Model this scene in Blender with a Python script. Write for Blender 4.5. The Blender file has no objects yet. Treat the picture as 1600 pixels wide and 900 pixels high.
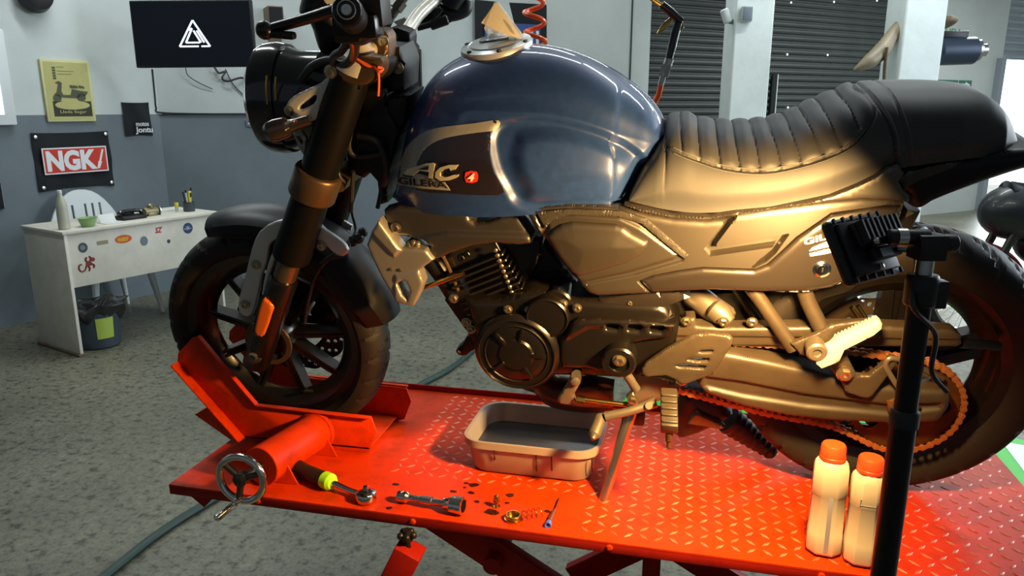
import bpy, bmesh, math, random
import numpy as np
from mathutils import Vector, Matrix
from mathutils.geometry import delaunay_2d_cdt
from mathutils.bvhtree import BVHTree

random.seed(7)
S = bpy.context.scene
COL = S.collection
PI = math.pi

# ------------------------------------------------------------------ camera
F_PX, PITCH, YAW, LEAN = 1159.8, 0.23832, 0.20066, 0.22048
TZ = 0.59                                   # height of the lift's deck
CAM = np.array([0.940, -1.741, TZ + 0.8487])
_fw = np.array([-math.sin(YAW) * math.cos(PITCH), math.cos(YAW) * math.cos(PITCH), -math.sin(PITCH)])
_rt = np.array([math.cos(YAW), math.sin(YAW), 0.0])
_up = np.cross(_rt, _fw)
cd = bpy.data.cameras.new('camera'); cam = bpy.data.objects.new('camera', cd); COL.objects.link(cam)
cam.location = CAM; cam.rotation_euler = (PI / 2 - PITCH, 0, YAW)
cd.sensor_width = 36; cd.lens = 36 * F_PX / 1600; cd.clip_start = 0.05; cd.clip_end = 200
S.camera = cam

# ------------------------------------------------------------------ world, exposure, lights
S.view_settings.view_transform = 'Standard'
S.view_settings.look = 'None'
S.view_settings.exposure = 0.0
S.view_settings.gamma = 1.0
S.view_settings.use_curve_mapping = False
W = bpy.data.worlds.new('world'); S.world = W; W.use_nodes = True
W.node_tree.nodes['Background'].inputs[0].default_value = (0.72, 0.85, 1.0, 1)
W.node_tree.nodes['Background'].inputs[1].default_value = 0.15

def area_light(name, loc, target, sx, sy, power, col, spread=180):
    l = bpy.data.lights.new(name, 'AREA'); l.shape = 'RECTANGLE'; l.size = sx; l.size_y = sy
    l.energy = power; l.color = col; l.spread = math.radians(spread)
    o = bpy.data.objects.new(name, l); COL.objects.link(o)
    o.location = loc
    o.rotation_euler = (Vector(target) - Vector(loc)).to_track_quat('-Z', 'Y').to_euler()
    return o
for i, (x, y, pw) in enumerate([(-1.1, 0.5, 20), (0.5, 0.9, 11), (1.9, 1.0, 26), (-2.0, 2.6, 30), (0.2, 3.2, 12), (2.6, 4.2, 34), (0.6, 5.2, 12), (4.6, 6.8, 150)]):  # the last tube is added to brighten the right wall
    o = area_light('ceiling_tube_light', (x, y, 3.28), (x, y, 0), 1.5, 0.09, pw, (0.91, 0.975, 0.97))
    o.rotation_euler = (0, 0, 0.35 if i % 2 else -0.5)
area_light('daylight_from_doorway', (6.1, 11.44, 1.1), (6.1 + 0.622, 11.44 - 0.783, 1.0), 2.4, 2.0, 220, (0.86, 0.94, 1.0))
area_light('added_side_fill', (5.6, 3.2, 2.2), (1.6, 0.5, 0.9), 2.0, 1.8, 180, (0.80, 0.90, 1.0))  # added fill to brighten seat and tail; no such door is built
LAMP_POS = (1.235, -0.452, TZ + 0.60)
LAMP_DIR = Vector((-0.56, 0.66, -0.50)).normalized()
LAMP_POWER = 28
LAMP_COL = (1.0, 0.57, 0.19)

# ------------------------------------------------------------------ helpers
def lin(c):
    if isinstance(c, str):
        c = c.lstrip('#'); c = [int(c[i:i + 2], 16) / 255 for i in (0, 2, 4)]
    return tuple((x / 12.92 if x <= 0.04045 else ((x + 0.055) / 1.055) ** 2.4) for x in c[:3])

def mat(name, col, rough=0.5, metal=0.0, coat=0.0, bump=0.0, bscale=200, var=0.0, vscale=8, spec=0.5,
        emit=0.0, trans=0.0, alpha=1.0, var_col=None, coat_rough=0.05):
    m = bpy.data.materials.new(name); m.use_nodes = True
    nt = m.node_tree; b = nt.nodes['Principled BSDF']
    c = lin(col) if isinstance(col, str) else col
    b.inputs['Base Color'].default_value = (*c, 1); b.inputs['Roughness'].default_value = rough
    b.inputs['Metallic'].default_value = metal; b.inputs['Specular IOR Level'].default_value = spec
    b.inputs['Coat Weight'].default_value = coat; b.inputs['Coat Roughness'].default_value = coat_rough
    b.inputs['Transmission Weight'].default_value = trans; b.inputs['Alpha'].default_value = alpha
    if emit:
        b.inputs['Emission Color'].default_value = (*c, 1); b.inputs['Emission Strength'].default_value = emit
    tc = nt.nodes.new('ShaderNodeTexCoord')
    if var:
        n = nt.nodes.new('ShaderNodeTexNoise'); n.inputs['Scale'].default_value = vscale; n.inputs['Detail'].default_value = 6
        n.inputs['Roughness'].default_value = 0.65
        nt.links.new(tc.outputs['Object'], n.inputs['Vector'])
        r = nt.nodes.new('ShaderNodeValToRGB')
        r.color_ramp.elements[0].position = 0.35; r.color_ramp.elements[1].position = 0.68
        c2 = lin(var_col) if isinstance(var_col, str) else (var_col or tuple(x * (1 - var) for x in c))
        r.color_ramp.elements[0].color = (*c2, 1); r.color_ramp.elements[1].color = (*c, 1)
        nt.links.new(n.outputs['Fac'], r.inputs['Fac']); nt.links.new(r.outputs['Color'], b.inputs['Base Color'])
    if bump:
        n2 = nt.nodes.new('ShaderNodeTexNoise'); n2.inputs['Scale'].default_value = bscale; n2.inputs['Detail'].default_value = 3
        nt.links.new(tc.outputs['Object'], n2.inputs['Vector'])
        bp_ = nt.nodes.new('ShaderNodeBump'); bp_.inputs['Strength'].default_value = bump; bp_.inputs['Distance'].default_value = 0.002
        nt.links.new(n2.outputs['Fac'], bp_.inputs['Height']); nt.links.new(bp_.outputs['Normal'], b.inputs['Normal'])
    return m

def ray(px, py):
    return _fw + _rt * (px - 800) / F_PX - _up * (py - 450) / F_PX

def on_plane(px, py, p0, n):                # a photograph direction met with a real plane of the room
    d = ray(px, py); p0 = np.array(p0, float); n = np.array(n, float)
    return Vector(CAM + d * ((p0 - CAM) @ n) / (d @ n))
def on_z(px, py, z): return on_plane(px, py, (0, 0, z), (0, 0, 1))
def on_y(px, py, y): return on_plane(px, py, (0, y, 0), (0, 1, 0))
def at_depth(px, py, dist):                 # a point at a given horizontal distance ahead of the camera
    h = np.array([-math.sin(YAW), math.cos(YAW), 0.0])
    d = ray(px, py); return Vector(CAM + d * dist / (d @ h))

_cl, _sl = math.cos(LEAN), math.sin(LEAN)
BIKE0 = np.array([0, 0, TZ])
_bn = np.array([0, _cl, _sl]); _bw = np.array([0, -_sl, _cl])
def bp(px, py, off):                        # machine's own axes: u backwards, v to its right, w up
    d = ray(px, py); C = CAM - BIKE0
    P = C + d * ((off - C @ _bn) / (d @ _bn))
    return Vector((P[0], off, P @ _bw))
def b2w(p): return Vector((p[0], p[1] * _cl - p[2] * _sl, p[1] * _sl + p[2] * _cl + TZ))
def to_px_arr(A):                           # machine axes -> photograph pixels (n,2)
    A = np.asarray(A, float)
    w = np.stack([A[:, 0], A[:, 1] * _cl - A[:, 2] * _sl, A[:, 1] * _sl + A[:, 2] * _cl + TZ], 1) - CAM
    z = w @ _fw
    return np.stack([800 + F_PX * (w @ _rt) / z, 450 - F_PX * (w @ _up) / z], 1)

ROOT = {}
def thing(name, label, cat, loc=(0, 0, 0), group=None, rot=(0, 0, 0)):
    o = bpy.data.objects.new(name, None); COL.objects.link(o); o.empty_display_size = 0.05
    o.location = loc; o.rotation_euler = rot
    from mathutils import Euler
    ROOT[o.name] = (Matrix.Translation(loc) @ Euler(rot).to_matrix().to_4x4()).inverted()
    return tag(o, label, cat, group)
def tag(o, label, cat, group=None):
    o['label'] = label; o['category'] = cat
    if group: o['group'] = group
    return o
def root_of(o):
    while o.parent: o = o.parent
    return o

def mk(name, VF, m, parent=None, local=False, ang=32, bevel=0, label=None, seg=2, kind=None):
    """one mesh object; verts in world space (converted to the parent's) or, local=True, in the parent's own"""
    V, F = VF
    V = [Vector(v) for v in V]
    loc = None
    if parent is not None and not local:
        inv = ROOT[root_of(parent).name]; V = [inv @ v for v in V]
    elif parent is None and kind != 'structure':
        lo = [min(v[i] for v in V) for i in range(3)]; hi = [max(v[i] for v in V) for i in range(3)]
        loc = Vector(((lo[0] + hi[0]) / 2, (lo[1] + hi[1]) / 2, lo[2])); V = [v - loc for v in V]
    me = bpy.data.meshes.new(name); me.from_pydata([tuple(v) for v in V], [], [tuple(f) for f in F])
    bm = bmesh.new(); bm.from_mesh(me)
    bmesh.ops.recalc_face_normals(bm, faces=bm.faces)
    if bevel:
        es = [e for e in bm.edges if len(e.link_faces) == 2 and e.calc_face_angle(0) > math.radians(35)]
        bmesh.ops.bevel(bm, geom=es, offset=bevel, segments=seg, affect='EDGES', profile=0.5, clamp_overlap=True)
    bm.to_mesh(me); bm.free()
    if ang:
        me.polygons.foreach_set('use_smooth', [True] * len(me.polygons))
        me.set_sharp_from_angle(angle=math.radians(ang))
    if isinstance(m, (list, tuple)):
        for x in m: me.materials.append(x)
    else: me.materials.append(m)
    o = bpy.data.objects.new(name, me); COL.objects.link(o)
    if parent is not None: o.parent = parent
    if loc is not None: o.location = loc
    if label: o['label'] = label
    if kind: o['kind'] = kind
    return o

def join(*parts):
    V, F = [], []
    for v, f in parts:
        n = len(V); V += list(v); F += [tuple(i + n for i in x) for x in f]
    return V, F
def xf(VF, M): return [M @ Vector(v) for v in VF[0]], VF[1]
def mirror_v(VF): return [Vector((v[0], -v[1], v[2])) for v in VF[0]], [tuple(reversed(f)) for f in VF[1]]

def box(c, s, ax=None, ay=None, az=None):
    c = Vector(c); ax = Vector(ax or (1, 0, 0)); ay = Vector(ay or (0, 1, 0)); az = Vector(az or (0, 0, 1))
    V = [c + ax * (i * s[0] / 2) + ay * (j * s[1] / 2) + az * (k * s[2] / 2) for i in (-1, 1) for j in (-1, 1) for k in (-1, 1)]
    return V, [(0, 1, 3, 2), (4, 6, 7, 5), (0, 4, 5, 1), (2, 3, 7, 6), (0, 2, 6, 4), (1, 5, 7, 3)]

def frame_of(d):
    d = Vector(d).normalized(); a = Vector((0, 0, 1)) if abs(d.z) < 0.9 else Vector((1, 0, 0))
    x = d.cross(a).normalized(); return x, d.cross(x).normalized(), d

def lathe(prof, o, axis, seg=32, sx=1.0, sy=1.0, xdir=None, cap=True):
    """prof: [(radius, height)] along axis from o"""
    o = Vector(o); x, y, d = frame_of(axis)
    if xdir is not None:
        x = Vector(xdir); x = (x - d * x.dot(d)).normalized(); y = d.cross(x)
    V, F = [], []
    for r, h in prof:
        for k in range(seg):
            a = 2 * PI * k / seg
            V.append(o + d * h + x * (r * sx * math.cos(a)) + y * (r * sy * math.sin(a)))
    n = len(prof)
    for i in range(n - 1):
        for k in range(seg):
            k2 = (k + 1) % seg
            F.append((i * seg + k, i * seg + k2, (i + 1) * seg + k2, (i + 1) * seg + k))
    if cap:
        if prof[0][0] > 1e-5: F.append(tuple(reversed(range(seg))))
        if prof[-1][0] > 1e-5: F.append(tuple(range((n - 1) * seg, n * seg)))
    return V, F
def cyl(a, b, r, seg=20, r2=None, ch=0.0):
    a = Vector(a); b = Vector(b); L = (b - a).length; r2 = r if r2 is None else r2
    if ch: p = [(r - ch, 0), (r, ch), (r2, L - ch), (r2 - ch, L)]
    else: p = [(r, 0), (r2, L)]
    return lathe(p, a, b - a, seg)
def bolt(p, axis, r=0.008, h=0.007):
    return join(lathe([(r * 1.35, 0), (r * 1.35, h * 0.3), (r * 1.1, h * 0.35)], p, axis, 16),
                lathe([(r, h * 0.3), (r, h * 0.9), (r * 0.85, h), (r * 0.45, h), (r * 0.4, h * 0.6)], p, axis, 6))
def sphere(c, r, seg=20, rings=12, s=(1, 1, 1)):
    c = Vector(c); V, F = [], []
    for i in range(rings + 1):
        t = PI * i / rings
        for k in range(seg):
            a = 2 * PI * k / seg
            V.append(c + Vector((r * s[0] * math.sin(t) * math.cos(a), r * s[1] * math.sin(t) * math.sin(a), r * s[2] * math.cos(t))))
    for i in range(rings):
        for k in range(seg):
            k2 = (k + 1) % seg; F.append((i * seg + k, (i + 1) * seg + k, (i + 1) * seg + k2, i * seg + k2))
    return V, F

def spline(P, n=8, closed=False):
    P = [Vector(p) for p in P]; N = len(P)
    if N < 3: return P
    out = []
    rng = N if closed else N - 1
    for i in range(rng):
        if closed: p0, p1, p2, p3 = P[(i - 1) % N], P[i], P[(i + 1) % N], P[(i + 2) % N]
        else: p0, p1, p2, p3 = P[max(i - 1, 0)], P[i], P[i + 1], P[min(i + 2, N - 1)]
        for k in range(n):
            t = k / n
            out.append(0.5 * ((2 * p1) + (p2 - p0) * t + (2 * p0 - 5 * p1 + 4 * p2 - p3) * t * t + (3 * p1 - p0 - 3 * p2 + p3) * t ** 3))
    if not closed: out.append(P[-1])
    return out
def tube(P, r, seg=10, smooth=8, closed=False, flat=1.0):
    P = spline(P, smooth, closed) if smooth else [Vector(p) for p in P]
    n = len(P)
    if not callable(r):
        if isinstance(r, (list, tuple)):
            rr = list(r); r = lambda t: rr[min(int(t * (len(rr) - 1)), len(rr) - 2)] * (1 - (t * (len(rr) - 1) - min(int(t * (len(rr) - 1)), len(rr) - 2))) + rr[min(int(t * (len(rr) - 1)), len(rr) - 2) + 1] * (t * (len(rr) - 1) - min(int(t * (len(rr) - 1)), len(rr) - 2))
        else: r0 = r; r = lambda t: r0
    V, F = [], []
    T = [((P[(i + 1) % n] - P[i - 1]) if closed else (P[min(i + 1, n - 1)] - P[max(i - 1, 0)])).normalized() for i in range(n)]
    x = frame_of(T[0])[0]
    for i in range(n):
        x = (x - T[i] * x.dot(T[i])).normalized(); y = T[i].cross(x)
        for k in range(seg):
            a = 2 * PI * k / seg
            V.append(P[i] + (x * math.cos(a) + y * (math.sin(a) * flat)) * r(i / (n - 1)))
    for i in range(n if closed else n - 1):
        j = (i + 1) % n
        for k in range(seg):
            k2 = (k + 1) % seg; F.append((i * seg + k, i * seg + k2, j * seg + k2, j * seg + k))
    if not closed: F += [tuple(reversed(range(seg))), tuple(range((n - 1) * seg, n * seg))]
    return V, F

def prism(poly, dvec):
    """closed 3-D outline pushed along dvec"""
    P = [Vector(p) for p in poly]; n = len(P); d = Vector(dvec)
    return P + [p + d for p in P], [tuple(reversed(range(n))), tuple(range(n, 2 * n))] + [(i, (i + 1) % n, (i + 1) % n + n, i + n) for i in range(n)]

def in_poly(P, Q):                          # points (n,2) inside polygon (m,2)
    P = np.asarray(P, float); Q = np.asarray(Q, float); x, y = P[:, 0], P[:, 1]
    c = np.zeros(len(P), bool); m = len(Q)
    for i in range(m):
        x1, y1 = Q[i]; x2, y2 = Q[(i + 1) % m]
        if y1 == y2: continue
        c ^= ((y1 > y) != (y2 > y)) & (x < (x2 - x1) * (y - y1) / (y2 - y1) + x1)
    return c
def dist_line(P, Q, closed=True):
    P = np.asarray(P, float); Q = np.asarray(Q, float); d = np.full(len(P), 1e9)
    for i in range(len(Q) if closed else len(Q) - 1):
        a = Q[i]; b = Q[(i + 1) % len(Q)]; ab = b - a; L = ab @ ab
        t = np.clip(((P - a) @ ab) / (L + 1e-12), 0, 1)
        d = np.minimum(d, np.linalg.norm(P - a - t[:, None] * ab, axis=1))
    return d
def signed(P, Q): return np.where(in_poly(P, Q), 1, -1) * dist_line(P, Q)
def sstep(t): t = np.clip(t, 0, 1); return t * t * (3 - 2 * t)

def rows(L, offs, step, closed=True, inward=None):
    """points in rows beside a line; inward: polygon whose inside the rows keep to"""
    L = np.asarray(L, float); out = []
    for i in range(len(L) if closed else len(L) - 1):
        a, b = L[i], L[(i + 1) % len(L)]; ab = b - a; n = np.linalg.norm(ab)
        if n < 1e-9: continue
        nn = np.array([-ab[1], ab[0]]) / n; k = max(1, int(round(n / step)))
        base = a + ab * ((np.arange(k + 1)) / k)[:, None]
        for o in offs:
            for sg in ((1, -1) if inward is not None or o else (1,)):
                q = base + nn * o * sg
                ok = np.abs(dist_line(q, L, closed) - abs(o)) < abs(o) * 0.06 + 1e-6
                if inward is not None: ok &= in_poly(q, inward)
                out.append(q[ok])
    return np.concatenate(out) if out else np.zeros((0, 2))

def fill(outline, holes=(), grid=0.01, extra=(), rnd=0.0, bands=()):
    """triangulated filling of a flat outline -> verts (n,2), tris"""
    loops = [np.asarray(outline, float)] + [np.asarray(h, float) for h in holes]
    vs, es = [], []
    def add(L, closed=True):
        pts = []
        for i in range(len(L) if closed else len(L) - 1):
            a, b = L[i], L[(i + 1) % len(L)]; k = max(1, int(np.linalg.norm(b - a) / grid))
            for j in range(k): pts.append(a + (b - a) * j / k)
        if not closed: pts.append(L[-1])
        n0 = len(vs); vs.extend(pts)
        m = len(pts)
        es.extend([(n0 + i, n0 + (i + 1) % m) for i in range(m if closed else m - 1)])
    for L in loops: add(L)
    for L in extra: add(np.asarray(L, float))
    lo, hi = loops[0].min(0), loops[0].max(0)
    gx, gy = np.meshgrid(np.arange(lo[0], hi[0], grid), np.arange(lo[1], hi[1], grid * 0.87))
    gx = gx + (np.arange(gx.shape[0]) % 2)[:, None] * grid / 2
    G = np.stack([gx.ravel(), gy.ravel()], 1)
    keep = in_poly(G, loops[0]) & (dist_line(G, loops[0]) > grid * 0.5)
    for h in loops[1:]: keep &= ~in_poly(G, h) & (dist_line(G, h) > grid * 0.5)
    for h in extra: keep &= dist_line(G, np.asarray(h, float)) > grid * 0.4
    lines = []
    if rnd:
        fr = [rnd * q for q in (0.08, 0.25, 0.5, 0.8)] if rnd > grid * .8 else [rnd * .35]
        for L in loops:
            keep &= dist_line(G, L) > rnd + grid * .25
            q = rows(L, fr, max(grid * .9, rnd * .3), True, loops[0])
            for h in loops[1:]: q = q[~in_poly(q, h)]
            lines.append(q)
    for bl, sf in bands:
        bl = np.asarray(bl, float); keep &= dist_line(G, bl) > sf * .5 + grid * .3
        q = rows(bl, [0.0, sf * .25, sf * .5], max(grid * .7, sf * .4))
        q = q[in_poly(q, loops[0]) & (dist_line(q, loops[0]) > (rnd if rnd else grid * .3))]
        for h in loops[1:]: q = q[~in_poly(q, h)]
        lines.append(q)
    if lines:
        A = np.concatenate(lines + [np.zeros((0, 2))])
        if len(A):
            cell = max(grid * .22, 1e-4); key = np.round(A / cell).astype(int)
            _, ix = np.unique(key, axis=0, return_index=True); vs.extend(list(A[np.sort(ix)]))
    vs.extend(list(G[keep]))
    r = delaunay_2d_cdt([Vector((float(v[0]), float(v[1]))) for v in vs], es, [], 0, 1e-6)
    P = np.array([tuple(v) for v in r[0]]); T = np.array([f for f in r[2] if len(f) == 3])
    cen = P[T].mean(1)
    ok = in_poly(cen, loops[0])
    for h in loops[1:]: ok &= ~in_poly(cen, h)
    T = T[ok]
    a, b, c = P[T[:, 0]], P[T[:, 1]], P[T[:, 2]]
    ar = (b[:, 0] - a[:, 0]) * (c[:, 1] - a[:, 1]) - (b[:, 1] - a[:, 1]) * (c[:, 0] - a[:, 0])
    T = T[np.abs(ar) > 1e-10]; ar = ar[np.abs(ar) > 1e-10]
    T[ar < 0] = T[ar < 0][:, ::-1]
    used = np.unique(T); mp = -np.ones(len(P), int); mp[used] = np.arange(len(used))
    return P[used], mp[T]

def px2(L, off): return [(bp(x, y, off)[0], bp(x, y, off)[2]) for x, y in L]
def smooth2(L, n=5): return [(p[0], p[1]) for p in spline([(x, y, 0) for x, y in L], n, True)]

def panel(outline, off, thick, rnd=0.012, rdep=None, dome=0.0, holes=(), relief=(), grid=0.009, smooth=0, curve=None, px=True):
    """moulded panel on the machine's near side: outer face at v=off, back at off+thick; edge rounded over rnd"""
    if smooth: outline = smooth2(outline, smooth); holes = [smooth2(h, smooth) for h in holes]
    Q = px2(outline, off) if px else outline
    H = [px2(h, off) if px else h for h in holes]
    R = [(px2(smooth2(p, 3) if len(p) > 5 and sm else p, off) if px else p, d, s) for p, d, s, sm in relief]
    P, T = fill(Q, H, grid, (), rnd, [(r[0], r[2]) for r in R])
    d = dist_line(P, np.array(Q))
    for h in H: d = np.minimum(d, dist_line(P, np.array(h)))
    rdep = rnd if rdep is None else rdep
    rdep = min(rdep, thick * 0.95)
    t = np.clip(d / rnd, 0, 1)
    v = off + rdep * (1 - np.sqrt(np.maximum(0, 1 - (1 - t) ** 2)))
    if dome: v = v - dome * sstep(d / max(d.max(), 1e-6))
    for q, dp, sf in R: v = v + dp * sstep(signed(P, np.array(q)) / sf + 0.5)
    if curve is not None: v = v + curve(P[:, 0], P[:, 1])
    n = len(P)
    back = (off + thick) + (curve(P[:, 0], P[:, 1]) if curve is not None else 0 * v)
    back = np.maximum(back, v + 0.0008)
    V = [(P[i, 0], v[i], P[i, 1]) for i in range(n)] + [(P[i, 0], back[i], P[i, 1]) for i in range(n)]
    F = [tuple(map(int, t_)) for t_ in T] + [tuple(int(x) + n for x in t_[::-1]) for t_ in T]
    ed = {}
    for a, b, c in T:
        for e in ((a, b), (b, c), (c, a)): ed[e] = 1
    for a, b in list(ed):
        if (b, a) not in ed: F.append((int(b), int(a), int(a) + n, int(b) + n))
    return V, F

def bvh_of(o):
    me = o.data
    return BVHTree.FromPolygons([v.co for v in me.vertices], [list(p.vertices) for p in me.polygons])
CAM_B = Vector((CAM[0], (CAM - BIKE0) @ _bn, (CAM - BIKE0) @ _bw))
def stick(px, py, tree, lift=0.0012):       # where the line of sight meets a panel, in machine axes
    d = ray(px, py); dl = Vector((d[0], d @ _bn, d @ _bw)).normalized()
    h = tree.ray_cast(CAM_B, dl)
    if h[0] is None:
        h = tree.find_nearest(bp(px, py, -0.13))
    n = h[1] if h[1].dot(dl) < 0 else -h[1]
    return h[0] + n * lift
def decal(outline, tree, lift=0.0012, grid=4.0, smooth=0, thick=0.0012):
    if smooth: outline = smooth2(outline, smooth)
    P, T = fill(outline, (), grid)
    n = len(P)
    V = [stick(p[0], p[1], tree, lift) for p in P] + [stick(p[0], p[1], tree, lift - thick * 1.5) for p in P]
    F = [tuple(map(int, t)) for t in T]
    ed = {}
    for a, b, c in T:
        for e in ((a, b), (b, c), (c, a)): ed[e] = 1
    for a, b in list(ed):
        if (b, a) not in ed: F.append((int(b), int(a), int(a) + n, int(b) + n))
    return V, F

def text2d(s, size=1.0, bold=0.0, shear=0.0, space=1.0, res=3):
    c = bpy.data.curves.new('lettering', 'FONT'); c.body = s; c.size = size; c.offset = bold; c.shear = shear
    c.space_character = space; c.resolution_u = res
    c.align_x = 'CENTER'; c.align_y = 'CENTER'
    o = bpy.data.objects.new('lettering', c); COL.objects.link(o)
    bpy.context.view_layer.update()
    dg = bpy.context.evaluated_depsgraph_get()
    me = o.evaluated_get(dg).to_mesh()
    V = [(v.co.x, v.co.y) for v in me.vertices]; F = [tuple(p.vertices) for p in me.polygons]
    o.evaluated_get(dg).to_mesh_clear()
    bpy.data.objects.remove(o); bpy.data.curves.remove(c)
    A = np.array(V); lo, hi = A.min(0), A.max(0)
    return (A - lo) / (hi - lo), F           # normalised to the unit square
def text_on(s, o, rx, uy, thick=0.0015, **k):
    """lettering filling the rectangle o + a*rx + b*uy (a,b in 0..1), raised along rx x uy"""
    A, F = text2d(s, **k); o = Vector(o); rx = Vector(rx); uy = Vector(uy); n = rx.cross(uy).normalized() * thick
    V = [o + rx * float(a) + uy * float(b) + n for a, b in A]
    m = len(V); V2 = V + [v - n * 0.9 for v in V]
    ed = {}
    for f in F:
        for i in range(len(f)): ed[(f[i], f[(i + 1) % len(f)])] = 1
    G = list(F)
    for a, b in list(ed):
        if (b, a) not in ed: G.append((b, a, a + m, b + m))
    return V2, G
def text_stick(s, quad, tree, lift=0.002, **k):
    """lettering stretched over a pixel quad (bl, br, tr, tl) and laid on a panel"""
    A, F = text2d(s, **k); q = np.array(quad, float); V = []
    for a, b in A:
        p = (q[0] * (1 - a) + q[1] * a) * (1 - b) + (q[3] * (1 - a) + q[2] * a) * b
        V.append(stick(p[0], p[1], tree, lift))
    return V, F
# ------------------------------------------------------------------ materials
M = {}
M['wall_up'] = mat('wall_paint_pale', '#c3cbca', 0.75, var=0.14, vscale=1.3, bump=0.15, bscale=60)
M['wall_low'] = mat('wall_paint_grey', '#6b777e', 0.65, var=0.2, vscale=1.6, bump=0.15, bscale=60)
M['wall_plain'] = mat('wall_paint_light', '#bfc6c5', 0.8, var=0.12, vscale=0.9, bump=0.2, bscale=40)
M['column'] = mat('column_paint', '#dfe8e6', 0.75, var=0.1, vscale=7, bump=0.4, bscale=30)
M['ceiling'] = mat('ceiling_paint', '#b9bfc0', 0.9)
M['shutter'] = mat('shutter_steel', '#343a3a', 0.55, metal=0.0, var=0.25, vscale=3)
M['shutter_grey'] = mat('shutter_light_steel', '#8b949c', 0.5, metal=0.3)
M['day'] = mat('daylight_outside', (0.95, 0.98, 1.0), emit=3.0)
M['black'] = mat('black_plastic', (0.008, 0.008, 0.009), 0.45, spec=0.4)
M['black_gloss'] = mat('gloss_black', (0.008, 0.008, 0.01), 0.16, coat=0.5)
M['black_satin'] = mat('satin_black_paint', (0.005, 0.0055, 0.007), 0.40, spec=0.2, coat=0.06, coat_rough=0.3)
M['rubber'] = mat('tyre_rubber', (0.015, 0.0135, 0.0125), 0.6, spec=0.25, bump=0.2, bscale=300, var=0.4, vscale=9, var_col=(0.015, 0.012, 0.010))
M['black_cloth'] = mat('black_cloth', '#16191d', 0.9, bump=0.2, bscale=400)
M['white'] = mat('white_print', '#d9dde0', 0.7)
M['white_plastic'] = mat('white_plastic', '#d5dbdd', 0.45)
M['red_print'] = mat('red_print', '#c0301f', 0.7)
M['poster'] = mat('poster_paper', '#b9b475', 0.7, var=0.12, vscale=6)
M['poster_frame'] = mat('poster_frame_yellow', '#c8c48c', 0.5)
M['ink'] = mat('poster_ink', '#4e5340', 0.8)
M['ink_dark'] = mat('poster_dark_ink', '#33362c', 0.8)
M['screen'] = mat('tv_screen', (0.004, 0.006, 0.010), 0.12)
M['screen_logo'] = mat('screen_lit_logo', (0.75, 0.82, 0.95), emit=1.0)
M['desk'] = mat('desk_melamine', '#e2ded2', 0.55, var=0.12, vscale=5, var_col='#cfcbbd')
M['green_bowl'] = mat('green_bowl', '#8fae72', 0.4)
M['paper'] = mat('paper', '#d8dbd8', 0.8)
M['milk'] = mat('cloudy_bottle', '#b9b8a6', 0.35)
M['yellow'] = mat('yellow_plastic', '#d8c81c', 0.45)
M['pencup'] = mat('pen_cup_grey', '#3a4247', 0.35)
M['brass_dull'] = mat('dull_alloy', '#8a8163', 0.4, metal=0.7)
M['bin'] = mat('bin_blue_grey', '#35424c', 0.5)
M['bag'] = mat('bin_bag', (0.012, 0.013, 0.016), 0.25, coat=0.3)
M['lime'] = mat('lime_label', '#a9bd4e', 0.6)
M['navy'] = mat('navy_sticker', '#223a6a', 0.5)
M['orange_st'] = mat('orange_sticker', '#d9591b', 0.5)
M['brown_red'] = mat('dark_red_sticker', '#7c2a24', 0.6)
M['grey_st'] = mat('grey_sticker', '#6f7b86', 0.5)
M['green_sign'] = mat('green_sign', '#2c6b52', 0.6)
M['green_text'] = mat('green_lettering', '#4f9472', 0.6)
M['wood'] = mat('brown_wood', '#6b5a45', 0.6, var=0.3, vscale=12)
M['horn'] = mat('horn', '#8d8068', 0.5, var=0.3, vscale=9)
M['cable'] = mat('black_cable', (0.015, 0.015, 0.016), 0.5)
M['greenhose'] = mat('dark_green_hose', '#1d3a34', 0.35)
M['orange_hose'] = mat('orange_hose', '#ff6420', 0.3)
M['steel'] = mat('bright_steel', '#b9b9b6', 0.25, metal=1.0)
M['chrome'] = mat('chrome', '#d4d2cc', 0.12, metal=1.0)
M['dark_steel'] = mat('dark_steel', '#4a4743', 0.35, metal=0.9)
M['floor_green'] = mat('green_floor_paint', '#2fb62c', 0.5)
M['floor_white'] = mat('white_floor_paint', '#dfe4e2', 0.5)
M['bluebox'] = mat('banner_blue', '#2b4a86', 0.7)

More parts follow.
